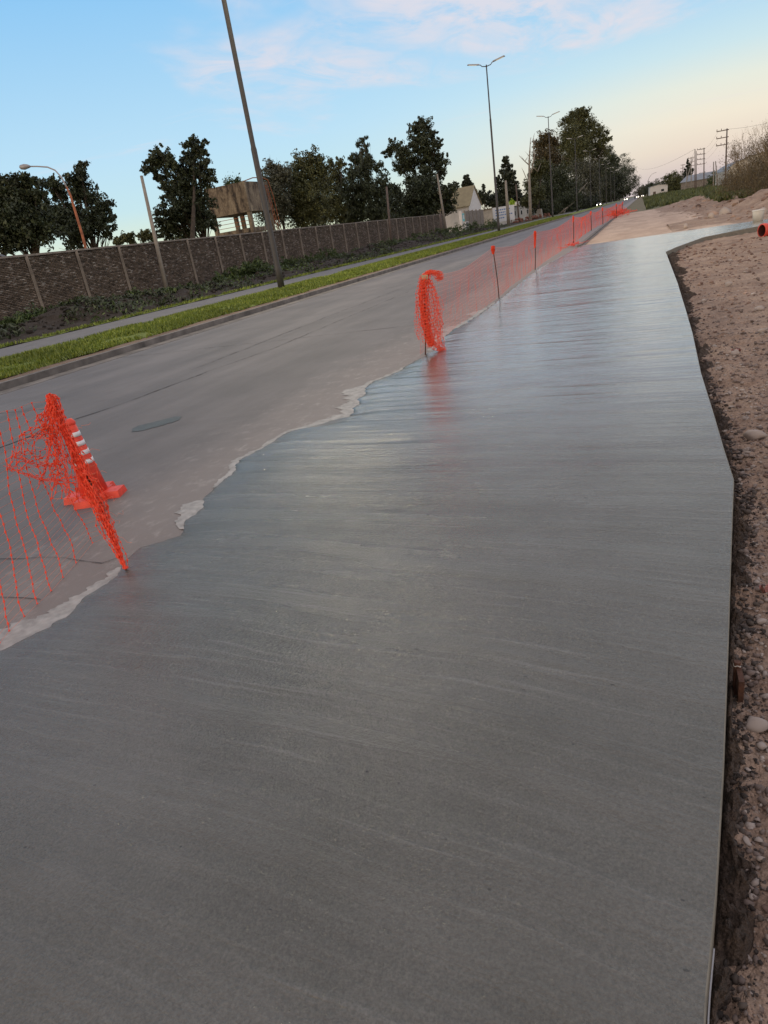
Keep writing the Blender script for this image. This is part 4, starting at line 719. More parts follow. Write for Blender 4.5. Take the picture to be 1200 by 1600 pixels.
# billboard
a = onX(787, 334, -26.5); root = empty('billboard', (-26.5, a[1], 0), 'white billboard with pale blue lettering behind the concrete post', 'sign', rz=R(28)); D = a[1]*1.02; wv = 27/F*D*1.15
zc = a[2]; hv = 19/F*D
m = MB(); m.box((0, 0, zc), (wv, .12, hv)); b2 = m.build('board', 'sign_white', root)
for s in (-.35, .35): m = MB(); m.box((s*wv, .14, (zc+hv/2)/2), (.14, .12, zc+hv/2)); m.build('post', 'old_wood', root)
m = MB()
for j, (zz, x0, x1) in enumerate([(.3, -.38, .3), (.12, -.38, .1), (-.05, -.38, .34), (-.25, -.38, .0)]):
    x = x0*wv
    while x < x1*wv: l = random.uniform(.15, .4); m.box((x+l/2, -.07, zc+zz*hv), (l, .02, hv*.07)); x += l+.12
m.build('lettering', 'sign_blue', b2)
# lime shrub on top of the low building line
p = PD(800, 317, 165); rg = np.random.default_rng(5); P = rg.normal(size=(500, 3))*.32; V, Q = leaves(P, .2, rg); o = np_mesh('lime_shrub', V, Q, 'leaf_lime'); 
p = onX(800, 317, -31.2); o.location = p; m = MB(); m.tube([(0, 0, -p[2]), (0, 0, 0)], .06, 6); m.build('stem', 'bark', o); tag(o, 'small bright lime green ball shaped shrub beside the thick concrete post', 'shrub')
# scraps before the low building
for j, (px, py, X, mm, lb) in enumerate([(845, 338, -25, 'rusty_brick', 'heap of red bricks under the great trees'), (835, 340, -24.5, 'rusty_brick', 'heap of broken bricks at the foot of the dead tree'), (815, 344, -25, 'rusty_brick', 'low heap of red rubble right of the thin post')]):
    p = onX(px, py, X); root = empty('brick_heap', (X, p[1], .05), lb, 'rubble', 'rubble heaps by the far lane')
    for k in range(26): t = MB(); t.box((random.gauss(0, 1.1), random.gauss(0, 1.6), random.uniform(.05, .75)), (.6, .32, .26), M=Matrix.Rotation(random.uniform(0, 3), 3, Vector((random.random(), random.random(), random.random())))); t.build('brick', mm, root)
for j, (px, py) in enumerate([(843, 330), (880, 333), (901, 327)]):
    p = onX(px, py, -25); m = MB(); root = empty('concrete_block', (-25, p[1], 0), ['pale slab leaning left of the great tree trunks', 'pale tank shaped block under the great trees', 'pale upright block right under the leaning trunk'][j], 'block'); m.box((0, 0, 1.1), (1.6, 2.6, 2.2), top=(.6, .6)); m.build('block', 'pale_concrete', root)

# ------------------------------------------------------------------ buildings on the right
p = PD(1028, 297, 300); house('white_building', 'small white flat building beside the vanishing road', (p[0], p[1], -.1), (7.4, 8, 1), 4.2, .5, 'white_paint', 'grey_roof', rz=R(4), windows=[(1.6, -4, 2.2, 1.4, 1.1, 'y')], door=(-1.8, -4, 1.05, 'y'))
p = PD(1100, 286, 230); house('shed', 'grey blue roofed shed behind the paired power poles', (p[0], p[1], 0), (9, 12, 1), 3.4, 1.8, 'wall_concrete', 'grey_roof', rz=R(60), windows=[(4.5, 3, 2.0, 1.6, 1.2, 'x'), (-2, -6, 2.0, 1.6, 1.2, 'y')])
p = PD(1165, 275, 150); 
root = empty('hangar', (p[0]+6, p[1], 0), 'large pale grey hangar with an arched roof behind the leafless tree', 'building'); m = MB(); n = 14; W_, Ln = 11., 30.
V = []; Fx = []
for j in (0, 1):
    for k in range(n+1): a = math.pi*k/n; V.append((-W_*math.cos(a), (j-.5)*Ln, 3.6+2.6*math.sin(a)))
for k in range(n): Fx.append((k, k+1, n+2+k, n+1+k))
m.add(V, Fx); m.build('roof', 'grey_roof', root, True); m = MB(); m.box((0, 0, 1.79), (2*W_-.1, Ln-.4, 3.58)); m.build('wall', 'cream_wall', root)
m = MB(); m.add([(-W_*math.cos(math.pi*k/n), -Ln/2+.25, 3.6+2.6*math.sin(math.pi*k/n)-.03) for k in range(n+1)], [tuple(range(n+1))]); m.build('gable', 'cream_wall', root)
m = MB(); m.box((0, -Ln/2+.16, 1.6), (4, .1, 3.2)); m.build('door', 'grey_roof', root)

# ------------------------------------------------------------------ power poles right
def power_pole(label, px, ybase, ytop, D, arms, lean=0., kind='pole_concrete', armside=-1, r=.16):
    b = PD(px, ybase, D); t = PD(px+lean, ytop, D); b[2] = float(max(-.1, .4)); root = empty('power_pole', b, label, 'power pole', 'power poles right of the road'); v = t-b; m = MB(); m.tube([(0, 0, -1), v*.5, v], [r, r*.85, r*.65], 8); m.build('pole', kind, root, True); u = np.linalg.norm(v)
    for k in range(arms):
        c = v*(1-.02-.12*k); x0, x1 = (-1.7, .3) if armside < 0 else (-.9, .9); m = MB(); m.box((c[0]+(x0+x1)/2, c[1], c[2]), (x1-x0, .12, .14)); a = m.build('crossarm', kind, root)
        m = MB()
        for xx in ([x0+.08, x0+.8] if armside < 0 else [x0+.1, x1-.1, .3, -.3]): m.tube([(c[0]+xx, c[1], c[2]+.07), (c[0]+xx, c[1], c[2]+.17), (c[0]+xx, c[1], c[2]+.36)], [.03, .07, .045], 6)
        m.build('insulator', 'brown_plastic', a)
    return t
P1 = power_pole('nearest three armed concrete power pole, in front of the hangar', 1133, 293, 201, 118, 3, 3, 'old_wood'); P2 = power_pole('four armed power pole right of the paired plain poles', 1100, 293, 231, 175, 4, 0, 'old_wood')
P3 = power_pole('tall plain wooden pole, left one of the pair', 1086, 298, 233, 185, 0, 0, 'old_wood'); P4 = power_pole('plain wooden pole, right one of the pair', 1088, 298, 236, 190, 0, 0, 'old_wood', r=.12)
P5 = power_pole('smaller armed pole left of the paired plain poles', 1080, 297, 246, 215, 3, 0, 'pole_concrete', 1); P6 = power_pole('short plain post between the armed poles', 1115, 292, 253, 150, 0, 0, 'pole_concrete'); P7 = power_pole('slim post leaning left just left of the nearest power pole', 1122, 291, 252, 150, 0, -4, 'pole_concrete')
power_pole('diagonal propping pole leaning against the pair', 1067, 299, 247, 185, 0, 16, 'pole_concrete', r=.13); P8 = power_pole('faint distant armed pole behind the dark spire tree', 1067, 292, 257, 290, 3, 0, 'old_wood', 1); power_pole('short post under the nearest power pole arms', 1073, 298, 262, 230, 0, 0, 'pole_concrete', r=.12)
def wire(a, b, sag, label, r=.012):
    a = np.array(a); b = np.array(b); n = 18; pts = [(b-a)*t+np.array([0, 0, -sag*4*t*(1-t)]) for t in np.linspace(0, 1, n)]; m = MB(); m.tube(pts, r, 4); o = m.build('overhead_wire', 'wire', smooth=True); o.location = a; tag(o, label, 'wire', 'overhead wires right of the road')
q = PD(996, 262, 620); wire(P3, q, 3, 'overhead wire running left from the plain pole towards the great trees', .03); wire(P3+np.array([0, 0, -.4]), P8, 1.5, 'wire between the plain pole and the faint distant pole', .02)
for k, dz in enumerate((0, -1.25, -2.5)): wire(P1+np.array([-1.3, 0, dz]), P2+np.array([-1.3, 0, dz*.9]), 1.2, 'wire strung between the two armed power poles, %s level' % ('top', 'middle', 'lowest')[k], .012)
wire(P1+np.array([-.6, 0, 0]), np.array(P1)+np.array([12, -62, -.4]), 1.5, 'wire leaving the nearest power pole towards the right photo edge', .014)
# distant curved lamp beside the white building
b = PD(1012, 302, 260); root = empty('curved_lamp', (b[0], b[1], 0), 'far thin curved lamp left of the small white building', 'street lamp'); m = MB(); m.tube([(0, 0, 0), (0, 0, 5), (.4, 0, 7), (1.4, 0, 8.3), (2.6, 0, 8.7)], [.09, .08, .07, .05, .05], 6); m.build('pole', 'grey_paint', root, True); m = MB(); m.box((2.9, 0, 8.68), (.7, .28, .13), top=(.7, .7)); m.build('lamp_head', 'lamp_metal', root)

# ------------------------------------------------------------------ vehicles far down the road
def make_car(bodym):
    r = empty('car', (0, 0, 0), '', 'car', 'cars far down the road'); m = MB()
    pr = [(-2.1, .35), (-2.15, .75), (-1.3, .92), (-.55, 1.38), (.9, 1.42), (1.7, 1.0), (2.1, .92), (2.12, .35)]
    V = [(s*.82*(1 if z < 1.2 else .82), y, z) for s in (-1, 1) for y, z in pr]; n = len(pr); m.add(V, [tuple(range(n)), tuple(range(2*n-1, n-1, -1))]+[(k, n+k, n+(k+1) % n, (k+1) % n) for k in range(n)]); m.build('body', bodym, r)
    m = MB(); m.add([(-.66, -1.22, .97), (.66, -1.22, .97), (.58, -.62, 1.36), (-.58, -.62, 1.36)], [(0, 1, 2, 3)]); 
    for q in range(len(m.v)): m.v[q] = (m.v[q][0], m.v[q][1]-.03, m.v[q][2]+.02)
    m.build('windscreen', 'glass_dark', r)
    for sx in (-.78, .78):
        for sy in (-1.35, 1.35): m = MB(); m.tube([(sx-.1, sy, .32), (sx+.1, sy, .32)], .32, 12); wv = m.build('wheel', 'tyre', r); 
        m = MB(); m.tube([(sx*.75, -2.18, .68), (sx*.75, -2.10, .68)], .17, 10); m.build('headlight', 'headlight', r)
    return r
c1 = make_car('car_dark'); cl = PD(936, 318, 235); c1.location = (cl[0], cl[1], .02); c1['label'] = 'car with both headlights on under the great trees'; c2 = make_car('car_white')
for k, (px, D, X, lb) in enumerate([(996, 430, None, 'small pale car with headlights on at the end of the road'), (1004, 520, None, 'tiny pale car beside the white building at the road end'), (978, 330, None, 'tiny oncoming car with one bright light near the grass')]):
    o = c2 if k == 0 else copy_tree(c2); p = PD(px, 306, D); o.location = (p[0], p[1], .02); o['label'] = lb
p = PD(992, 309, 300); root = empty('motorbike', (p[0], p[1], .02), 'dark motorbike with its rider seen from behind far down the road', 'motorbike')
for sy in (-.65, .65): m = MB(); m.tube([(-.06, sy, .32), (.06, sy, .32)], .32, 12); m.build('wheel', 'tyre', root)
m = MB(); m.box((0, 0, .75), (.3, 1.1, .35), top=(.7, .6)); m.build('body', 'car_dark', root); m = MB(); m.tube([(-.35, .5, 1.05), (.35, .5, 1.05)], .03, 6); m.build('handlebar', 'car_dark', root)
me = MB(); me.tube([(0, -.15, .9), (0, -.1, 1.2), (0, 0, 1.5), (0, .05, 1.6), (0, .05, 1.75), (0, .05, 1.85)], [.2, .2, .23, .08, .13, .06], 8)
for s in (-1, 1): me.tube([(s*.2, 0, 1.48), (s*.3, .25, 1.2), (s*.3, .48, 1.08)], [.07, .055, .04], 6); me.tube([(s*.12, -.1, .92), (s*.24, .3, .85), (s*.22, .15, .4)], [.1, .08, .05], 6)
o = me.build('person', 'car_dark', smooth=True); o.location = (p[0], p[1], .02); tag(o, 'rider in dark clothes on the far motorbike, hands on the handlebar', 'person')

# ------------------------------------------------------------------ orange safety net
def ribs(P, A, rad, n=3):
    """vectorised tubes: P (m,k,3) polylines -> verts/quads, rad scalar or (m,k)"""
    m_, k_, _ = P.shape; T = np.gradient(P, axis=1); T /= np.linalg.norm(T, axis=2)[..., None]+1e-9; ref = np.array(A, float)*np.ones_like(T); a = np.cross(T, ref); a /= np.linalg.norm(a, axis=2)[..., None]+1e-9; b = np.cross(T, a)
    rad = np.broadcast_to(np.asarray(rad, float), (m_, k_)); an = 2*np.pi*np.arange(n)/n
    V = P[:, :, None, :]+rad[..., None, None]*(np.cos(an)[None, None, :, None]*a[:, :, None, :]+np.sin(an)[None, None, :, None]*b[:, :, None, :]); V = V.reshape(-1, 3)
    idx = np.arange(m_*k_*n).reshape(m_, k_, n); A0 = idx[:, :-1, :]; B0 = idx[:, 1:, :]; Q = np.stack([A0, np.roll(A0, -1, 2), np.roll(B0, -1, 2), B0], -1).reshape(-1, 4); return V, Q
def join(lst):
    V = []; Q = []; o = 0
    for v, q in lst: V.append(v); Q.append(q+o); o += len(v)
    return np.concatenate(V), np.concatenate(Q)
def net_part(parent, P, rs=.0022, rt=.0009, node=True, step=1, thr_jit=.0, off=(0, 0, 0)):
    """P (nu,nv,3) knots of the net; strong strands run along v, thin threads along u"""
    P = P-np.array(off); nu, nv, _ = P.shape; j = rng.normal(size=P.shape)*thr_jit; Pj = P+j; nn = np.array([.3, 1., .1])
    S1 = Pj[::step]
    if node:     # knots: swell every crossing
        t = np.linspace(0, nv-1, (nv-1)*4+1); i0 = np.clip(t.astype(int), 0, nv-2); fr = (t-i0)[None, :, None]; S2 = S1[:, i0]*(1-fr)+S1[:, i0+1]*fr; rad = np.where(np.arange(len(t)) % 4 == 0, rs*2.6, rs*.75)[None, :]*np.ones((len(S2), 1)); v, q = ribs(S2, nn, rad, 4)
    else: v, q = ribs(S1, nn, rs, 3)
    np_mesh('net_strands', v, q, 'orange_strand', parent)
    v, q = ribs(np.swapaxes(Pj, 0, 1).copy(), (.2, .1, 1.), rt, 3); np_mesh('net_threads', v, q, 'orange_thread', parent)
def stake(label, pb, pt, r=.007, m='dark_rust', name='stake', cat='stake'):
    pb = np.array(pb); v = np.array(pt)-pb; o = MB(); b = np.array([.012, .01, 0]); o.tube([(0, 0, -.05), v*.35+b, v*.7+b*.6, v], [r]*4, 7); ob = o.build(name, m, smooth=True); ob.location = pb; return tag(ob, label, cat, 'rebar stakes carrying the orange net')
# near stake and net
B0 = G(197, 888, .03); D1 = (B0[1]*YV[2]+B0[0]*XV[2]+(B0[2]-H)*UP[2]); T0 = PD(78, 618, D1*1.03); print(er.tolist())
stake('near rebar stake wrapped in bunched orange net', B0, T0, .008)
bun = empty('orange_net', B0, 'torn orange safety net bunched round the near stake, stretching out to the left', 'net'); off = B0
ax = T0-B0; Ls = np.linalg.norm(ax); axn = ax/Ls; e1 = np.cross(axn, [0, 1, 0]); e1 /= np.linalg.norm(e1); e2 = np.cross(axn, e1)
def bundle(parent, B, T, n, prof, seed, rs=.0022, turns=1.2, off=0., m='orange_strand', k_=42, jit=.012, t0=0., t1=1.):
    rg = np.random.default_rng(seed); a = T-B; L_ = np.linalg.norm(a); an = a/L_; u = np.cross(an, [0, 1., .2]); u /= np.linalg.norm(u); w_ = np.cross(an, u); t = np.linspace(t0, t1, k_); P = []
    pr = np.interp(t, [p[0] for p in prof], [p[1] for p in prof])
    for i in range(n):
        ph = rg.uniform(0, 6.28)+turns*rg.normal()*t*6; rr = pr*rg.uniform(.3, 1.05)*(1+.35*fbm(t*9+i*3.1, t*0+i*1.7, 3)); P.append(B+np.outer(t, a)+np.outer(rr*np.cos(ph), u)+np.outer(rr*np.sin(ph), w_)+rg.normal(size=(k_, 3))*jit*.35)
    v, q = ribs(np.array(P)-off, (.3, 1, .1), rs, 3); np_mesh('net_strands' if m == 'orange_strand' else 'net_threads', v, q, m, parent)
prof = [(0, .008), (.1, .022), (.25, .040), (.4, .048), (.55, .036), (.7, .028), (.88, .028), (.96, .034), (1., .030), (1.02, .01)]
def folded(parent, spine, wid, nu, seed, rs, rt, off, pitch=.045, per=1.1, dirs=((.95, .2, 0), (0, .9, .2)), jit=.0035, wob=.9):
    """a gathered net: strands run along the spine, threads zigzag between neighbouring strands"""
    rg = np.random.default_rng(seed); sp = np.array(spine); L_ = np.linalg.norm(np.diff(sp, axis=0), axis=1).sum(); nv = max(8, int(L_/pitch)); t = np.linspace(0, 1, nv); s0 = np.linspace(0, 1, len(sp))
    C0 = np.stack([np.interp(t, s0, sp[:, i]) for i in range(3)], -1); W = np.interp(t, np.linspace(0, 1, len(wid)), wid); P = []
    for i in range(nu):
        ph = i*per+wob*2*fbm(t*3+i*.21+seed, t*0+i*.13, 3)*2; rr = W*(.62+.38*math.sin(i*2.3+seed))*(1+.5*fbm(t*6+i*.5, t*0+seed, 3)); P.append(C0+np.outer(rr*np.cos(ph), dirs[0])+np.outer(rr*np.sin(ph), dirs[1]))
    P = np.array(P)+rg.normal(size=(nu, nv, 3))*jit; P[..., 2] = np.maximum(P[..., 2], .012); net_part(parent, P, rs, rt, off=off)
st_ = [B0+ax*t for t in (0, .12, .25, .4, .55, .7, .85, .97, 1.0)]
folded(bun, st_, [.006, .020, .034, .044, .040, .032, .030, .038, .022], 26, 3, .0021, .0013, off, dirs=(e1, e2)); folded(bun, st_[2:], [.010, .040, .036, .028, .028, .032, .018], 22, 8, .0024, .0013, off, dirs=(e1, e2), pitch=.038)
folded(bun, st_[:6], [.012, .03, .055, .075, .07, .05], 9, 5, .0021, .0009, off, dirs=(e1, e2))
# stretched panel, running towards the next stake behind the photographer
zt_ = T0[2]
bot = [G(172, 838, .02), G(147, 845, .02), G(115, 885, .02), G(75, 926, .02), G(35, 963, .02), G(13, 987, .02), G(-40, 1045, .02), G(-150, 1160, .03), np.array([-2.85, .3, .04]), np.array([-2.9, -1.8, .03])]
D2 = D1
top = [T0+np.array([.0, -.02, -.02]), PD(52, 628, D1*.99), PD(30, 636, D1*.97), PD(8, 641, D1*.945), PD(-22, 652, D1*.90), PD(-50, 665, D1*.87), PD(-110, 690, D1*.80), PD(-260, 760, D1*.66), np.array([-2.85, .3, .92]), np.array([-2.9, -1.8, 1.0])]
bot = np.array(bot); top = np.array(top); tt = np.array([0, .9, 2.3, 4.2, 6.1, 7.1, 10, 16, 30, 55.])
nu = 56; uu = np.linspace(0, 55, nu); Bm = np.stack([np.interp(uu, tt, bot[:, i]) for i in range(3)], -1); Tm = np.stack([np.interp(uu, tt, top[:, i]) for i in range(3)], -1); nv = 26; vv = np.linspace(0, 1, nv)
P = Bm[:, None]*(1-vv)[None, :, None]+Tm[:, None]*vv[None, :, None]; sagd = np.sin(vv*np.pi)[None, :, None]; P = P+sagd*np.array([-.13, .06, -.10])*np.clip(uu/3, .3, 1)[:, None, None]; P += .012*np.stack([fbm(uu[:, None]*.5+k*9, vv[None, :]*6+k, 3) for k in range(3)], -1)*2
net_part(bun, P, .0024, .0008, off=off)
# crumpled flap hanging from the stake head
c3 = [PD(80, 625, D1*1.02), PD(30, 720, D1*.98), PD(118, 775, D1*1.01), PD(60, 745, D1*.99)]
nu, nv = 20, 22; u = np.linspace(0, 1, nu)[:, None, None]; v_ = np.linspace(0, 1, nv)[None, :, None]; Lf = c3[0]*(1-v_)+c3[1]*v_; Rf = c3[0]*(1-v_)+c3[2]*v_; P = Lf*(1-u)+Rf*u; P = P+.11*np.stack([fbm(u[..., 0]*4+k*5+1, v_[..., 0]*4+k*3, 4, .62) for k in range(3)], -1)*np.minimum(1, v_*3); P[..., 2] -= .05*np.sin(u[..., 0]*3.14)*v_[..., 0]; P = P+rng.normal(size=P.shape)*.007
net_part(bun, P, .0022, .0013, off=off)
rg = np.random.default_rng(19)
P = []     # tight hanging folds
for (a, b_) in [((12, 728), (118, 745)), ((25, 712), (100, 720)), ((78, 625), (45, 690)), ((84, 640), (60, 760)), ((88, 650), (105, 775))]:
    for k in range(5):
        A_ = PD(a[0]+rg.normal()*3, a[1]+rg.normal()*3, D1*.99); B_ = PD(b_[0]+rg.normal()*4, b_[1]+rg.normal()*4, D1*1.0); t = np.linspace(0, 1, 24)[:, None]; P.append(A_*(1-t)+B_*t+rg.normal(size=(24, 3))*.006+np.array([0, 0, -.05])*np.sin(t*3.14)-off)
v, q = ribs(np.array(P), (.3, 1, .1), .0020, 3); np_mesh('net_strands', v, q, 'orange_strand', bun)
P = []
for k in range(16):   # loose torn ends right of the bundle
    t0_ = rg.uniform(.1, .95); A_ = B0+ax*t0_; d = np.array([rg.uniform(.02, .16), rg.uniform(-.05, .1), rg.uniform(-.14, .02)]); t = np.linspace(0, 1, 7)[:, None]; P.append(A_+d*t+rg.normal(size=(7, 3))*.008-off)
v, q = ribs(np.array(P), (.3, 1, .1), .0009, 3); np_mesh('net_threads', v, q, 'orange_thread', bun)

# second stake bundle and the long net
B1 = G(664, 553, .02); D3 = B1[1]*YV[2]+B1[0]*XV[2]+(B1[2]-H)*UP[2]; T1 = PD(662, 432, D3)
stake('rebar stake holding the hanging orange net with a pale block on top', B1, T1, .009)
m = MB(); m.box((0, 0, 0), (.085, .08, .06)); o = m.build('wooden_block', 'block_wood'); o.location = PD(663, 433, D3); tag(o, 'small pale wooden block tied on top of the second stake', 'block'); o.rotation_euler = (0, .1, .5)
n2 = empty('orange_net', B1, 'orange net hanging in dense folds from the second stake', 'net')
def hang(parent, spine, wid, n, seed, rs, m='orange_strand', k_=50, jit=.01, off=B1, wob=.5):
    rg = np.random.default_rng(seed); sp = np.array(spine); t = np.linspace(0, 1, k_); s0 = np.linspace(0, 1, len(sp)); C0 = np.stack([np.interp(t, s0, sp[:, i]) for i in range(3)], -1); W = np.interp(t, np.linspace(0, 1, len(wid)), wid); P = []
    for i in range(n): a = rg.uniform(-1, 1); b_ = rg.uniform(-1, 1); P.append(C0+np.outer(W*(a+wob*fbm(t*5+i*2.3, t*0+i, 3)), [.95, .2, 0])+np.outer(W*(b_+wob*fbm(t*5+i*1.3, t*0+i+7, 3)), [.0, .9, .2])+rg.normal(size=(k_, 3))*jit*.4-off)
    v, q = ribs(np.array(P), (.3, 1, .1), rs, 3); np_mesh('net_strands' if m == 'orange_strand' else 'net_threads', v, q, m, parent)
def sp3(l, D=D3): return [PD(a, b, D) for a, b in l]
s1 = sp3([(671, 423), (664, 432), (661, 455), (662, 480), (665, 505), (669, 524), (674, 540)]); folded(n2, s1, [.03, .06, .07, .075, .07, .055, .04], 40, 1, .0029, .0019, B1, pitch=.035); folded(n2, s1, [.05, .09, .11, .12, .11, .10, .06], 24, 12, .0022, .0014, B1)
s2 = sp3([(661, 434), (667, 427), (676, 425), (685, 429), (688, 437)]); folded(n2, s2, [.03, .055, .075, .085, .075, .05], 30, 3, .0021, .0014, B1, pitch=.03)
s3 = sp3([(672, 438), (679, 468), (683, 500), (684, 528), (690, 548)]); folded(n2, s3, [.05, .10, .11, .11, .08], 22, 4, .0020, .0013, B1); folded(n2, sp3([(672, 527), (684, 545), (697, 549)]), [.04, .06, .03], 12, 6, .0023, .0013, B1)
folded(n2, sp3([(652, 470), (650, 505), (655, 530)]), [.03, .05, .03], 7, 9, .0016, .0009, B1)
# stakes further on
st = [((780, 468), (770, 387), 'thin bent rebar stake, first one past the hanging net'), ((836, 422), (836, 363), 'second far stake with an orange tip'), ((896, 383), (896, 339), 'third far stake beside the sand edge'), ((924, 359), (923, 331), 'fourth far stake along the sand edge'), ((942, 349), (941, 325), 'fifth far stake along the net'), ((963, 337), (963, 319), 'sixth far stake near the heap of net'), ((972, 331), (973, 316), 'farthest stake before the heap of net')]
pos = [(B1, T1)]
for k, (b_, t_, lb) in enumerate(st):
    yk = [14.8, 21.4, 33.2, 47., 56., 70., 80.][k]; bp = np.array([atY(b_[0], b_[1], yk)[0], yk, 0.]); zt_ = atY(t_[0], t_[1], yk)[2]; tpnt = np.array([atY(t_[0], t_[1], yk)[0], yk, min(1.5, max(zt_, .9))]); stake(lb, bp, tpnt, .006+.0003*yk); pos.append((bp, tpnt))
    c = MB(); rg = np.random.default_rng(k); 
    s_ = [tpnt+np.array([0, 0, .03]), tpnt-np.array([0, 0, .05]), tpnt-np.array([0, 0, .13])] if k != 1 and k < 3 and False else [tpnt+np.array([0, 0, .03]), tpnt-np.array([0, 0, .04]), (bp+tpnt)/2*1.0+np.array([0, 0, .1 if k == 1 else .35])]
    if k == 0: s_[2] = tpnt-np.array([0, 0, .12])
    cn = empty('orange_net_tie', tpnt, ['orange net knot bunched on the tip of the first far stake', 'orange net wrapped down the second far stake', 'orange net gathered at the third far stake', 'orange net gathered at the fourth far stake', 'orange net gathered at the fifth far stake', 'orange net gathered at the sixth far stake', 'orange net gathered at the farthest stake'][k], 'net', 'net ties on the far stakes')
    hang(cn, s_, [.03, .035, .015], 26 if k else 40, 60+k, .004+.0002*yk, off=tpnt, k_=24)
long = empty('orange_net', (-2.9, 8.9, 0), 'long sheer orange safety net running along the slab edge into the distance', 'net')
yy = []; 
for a, b_ in zip(pos[:-1], pos[1:]): yy.append((a, b_))
sg = []; 
for (a, b_) in yy:
    Ld = b_[0][1]-a[0][1]; n = max(4, int(Ld/.085)); t = np.linspace(0, 1, n, endpoint=False); low = a[0][None]+(b_[0]-a[0])[None]*t[:, None]; hi = a[1][None]+(b_[1]-a[1])[None]*t[:, None]; sg_ = np.sin(t*np.pi); hi[:, 2] -= .13*sg_; low[:, 2] = .02+.02*sg_; hi[:, 0] += .05*np.sin(t*6.28)
    low[:, 0] += .05*fbm(t*9+Ld, t*0+3, 3)-.05; vv = np.linspace(0, 1, 17); Pp = low[:, None]*(1-vv)[None, :, None]+hi[:, None]*vv[None, :, None]; Pp[..., 0] += .05*fbm(t[:, None]*14+Ld, vv[None, :]*3, 3)*np.sin(vv*3.14)[None, :]; sg.append(Pp)
P = np.concatenate(sg); net_part(long, P, .0017, .0010, node=False, off=(-2.9, 8.9, 0))
# heap of net at the end
hp = G(985, 327, .1); o = empty('orange_net_heap', hp, 'crumpled heap of orange net at the far end of the sand strip', 'net'); hp = np.array([-2.2, 76., .2]); o.location = hp
rg = np.random.default_rng(70); P = []
for k in range(150): c = hp+np.array([rg.normal()*.5, rg.normal()*4, abs(rg.normal())*.16]); t = np.linspace(0, 1, 6)[:, None]; d = rg.normal(size=3)*np.array([.5, .9, .12]); P.append(c+d*t+rg.normal(size=(6, 3))*.06-hp)
v, q = ribs(np.array(P), (.3, 1, .1), .018, 3); np_mesh('net_strands', v, q, 'orange_strand', o)
hp2 = np.array([-2.75, 31.5, .06]); o = empty('orange_net_scrap', hp2, 'scrap of orange net lying at the foot of the third far stake', 'net'); P = []
for k in range(45): c = np.array([rg.normal()*.12, rg.normal()*.4, abs(rg.normal())*.05]); t = np.linspace(0, 1, 6)[:, None]; d = rg.normal(size=3)*np.array([.25, .6, .05]); P.append(c+d*t+rg.normal(size=(6, 3))*.02)
v, q = ribs(np.array(P), (.3, 1, .1), .007, 3); np_mesh('net_strands', v, q, 'orange_strand', o)

# ------------------------------------------------------------------ traffic delineator behind the near net
cb = G(149, 774, 0.02); Dc = cb[1]*YV[2]+cb[0]*XV[2]+(cb[2]-H)*UP[2]; ct = PD(110, 655, Dc*1.0)
hC = float(ct[2]); hC = min(max(hC, .6), 1.0); print('cone', cb, ct)
root = empty('traffic_cone', (cb[0], cb[1], .0), 'orange traffic cone with white bands on the road behind the bunched net', 'traffic cone', rz=R(20))
lean = (ct-cb)[:2]; 
def lathe(z0, z1, m, nm, par, grow=0.):
    mm = MB(); f = lambda z: .035+.085*(1-z/hC)+grow; pts = [np.array([0, 0, z]) for z in (z0, (z0+z1)/2, z1)]; mm.tube(pts, [f(p[2]) for p in pts], 20); return mm.build(nm, m, par, True)
lathe(.04, hC, 'cone_orange', 'body', root)
m = MB(); m.tube([(0, 0, hC-.005), (0, 0, hC+.02), (0, 0, hC+.05)], [.034, .04, .02], 14); m.build('cap', 'cone_orange', root, True)
for k in range(4): z0 = hC*(.91-.12*k); lathe(z0-.036, z0, 'white_band', 'band', root, .003)
m = MB()
for a in range(4):
    M3 = Matrix.Rotation(a*math.pi/2, 3, 'Z'); m.box(M3@Vector((.15, 0, .027)), (.17, .17, .055), M=M3, top=(.9, .85))
m.box((0, 0, .03), (.26, .26, .06), top=(.9, .9)); m.build('base', 'cone_orange', root)

# ------------------------------------------------------------------ pipe, bucket, form peg
p = G(1188, 368, -.05); root = empty('pipe', (p[0]+.25, p[1], float(onland(p[0], p[1]))+.18), 'short orange red plastic pipe end lying by the slab branch', 'pipe', rz=R(-62))
m = MB(); n = 24; V = []; rr = [(.0, .20), (.12, .20), (.13, .185), (.9, .185)]; ri = .165
for z, r_ in rr: V += [(r_*math.cos(2*math.pi*k/n), -z, r_*math.sin(2*math.pi*k/n)) for k in range(n)]
Fc = [(j*n+k, j*n+(k+1) % n, (j+1)*n+(k+1) % n, (j+1)*n+k) for j in range(3) for k in range(n)]
V += [(ri*math.cos(2*math.pi*k/n), -.0, ri*math.sin(2*math.pi*k/n)) for k in range(n)]; Fc += [(k, 4*n+k, 4*n+(k+1) % n, (k+1) % n) for k in range(n)]; m.add(V, Fc); m.build('shell', 'red_plastic', root, True)
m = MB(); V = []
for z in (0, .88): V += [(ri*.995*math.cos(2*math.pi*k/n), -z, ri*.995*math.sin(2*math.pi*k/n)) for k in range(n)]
m.add(V, [(k, n+k, n+(k+1) % n, (k+1) % n) for k in range(n)]+[tuple(n+k for k in range(n))]); m.build('bore', 'pipe_inside', root, True)
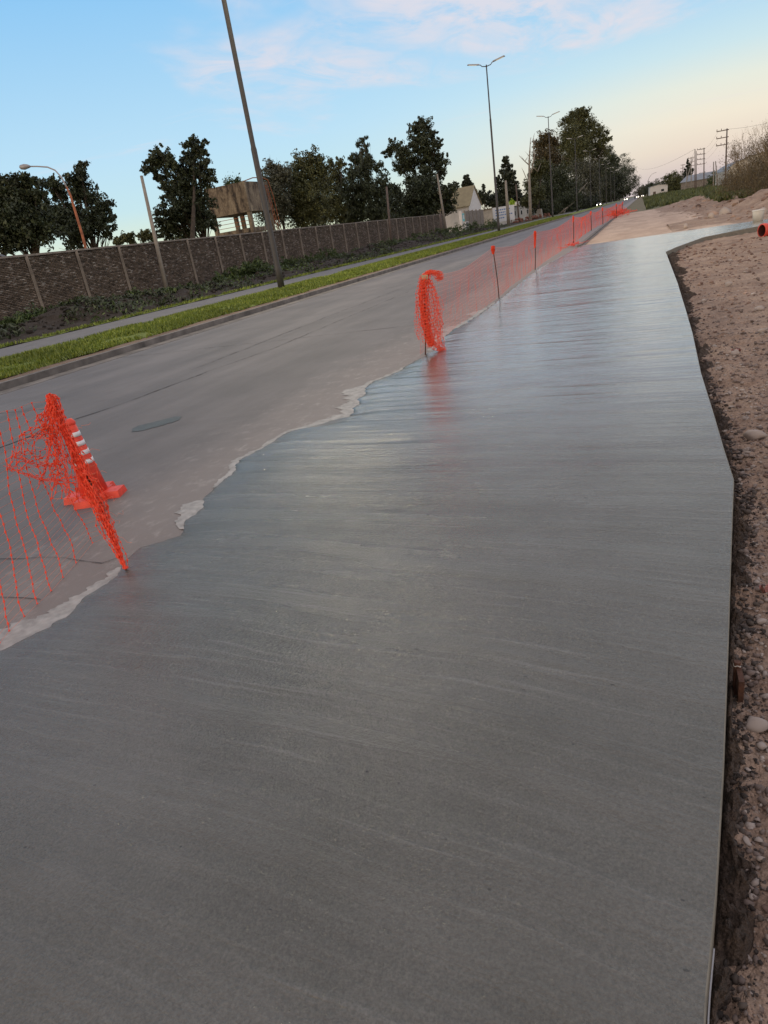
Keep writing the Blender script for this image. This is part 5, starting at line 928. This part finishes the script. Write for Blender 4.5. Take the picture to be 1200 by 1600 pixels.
root.rotation_euler = (0, 0, R(118)); root.location.x -= .22
p = G(1184, 347, 0.); root = empty('bucket', (p[0], p[1], .02), 'white plastic bucket standing beyond the slab branch', 'bucket'); m = MB(); m.tube([(0, 0, 0), (0, 0, .36), (0, 0, .40)], [.17, .2, .2], 20); m.build('body', 'white_plastic', root, True); m = MB(); m.tube([(0, 0, .37), (0, 0, .41)], [.215, .215], 20); m.build('rim', 'white_plastic', root)
p = G(1139, 1022, .03); px_ = float(xr(p[1]))+.035; root = empty('form_peg', (px_, p[1], 0), 'short rusty peg tied with white string against the slab side', 'peg'); m = MB(); m.tube([(0, 0, -.25), (0, 0, .0)], .012, 8); m.build('peg', 'dark_rust', root)
m = MB(); m.box((.006, -.04, -.07), (.018, .09, .09)); m.build('plastic_strip', 'dark_rust', root); m = MB(); m.tube([(.011*math.cos(a), .011*math.sin(a), -.015+.004*math.sin(3*a)) for a in np.linspace(0, 6.0, 14)], .0022, 6); m.build('string_loop', 'white_plastic', root, True)
# thin steel form strip at the lowest part of the slab side
m = MB(); ysf = np.arange(-.6, 1.15, .05)
m.tube([(float(xr(y))+.0085, y, .022) for y in ysf], .0022, 5); o = m.build('form_strip', 'lamp_metal'); tag(o, 'thin pale metal form edge along the lowest part of the slab side', 'form strip')
# litter on dirt: red plastic scrap, pink rag
for (px, py, r_, lb) in [(1150, 548, .045, 'pale pink plastic scrap half buried in the dirt slope'), (1198, 918, .028, 'thin reddish plastic scrap at the right photo edge')]:
    p = G(px, py, -.08); m = MB(); n = 8; V = [(i*r_*.3-r_, j*r_*.16+.01*math.sin(i*2.1), .02*math.sin(i*1.3+j)) for i in range(n) for j in range(4)]; m.add(V, [(i*4+j, i*4+j+1, i*4+j+5, i*4+j+4) for i in range(n-1) for j in range(3)]); o = m.build('plastic_scrap', 'pink_scrap', smooth=True); o.location = (p[0], p[1], float(onland(p[0], p[1]))+.025); tag(o, lb, 'litter')
for k, (px, py) in enumerate([(660, 553), (735, 410), (1003, 322)]):
    pass
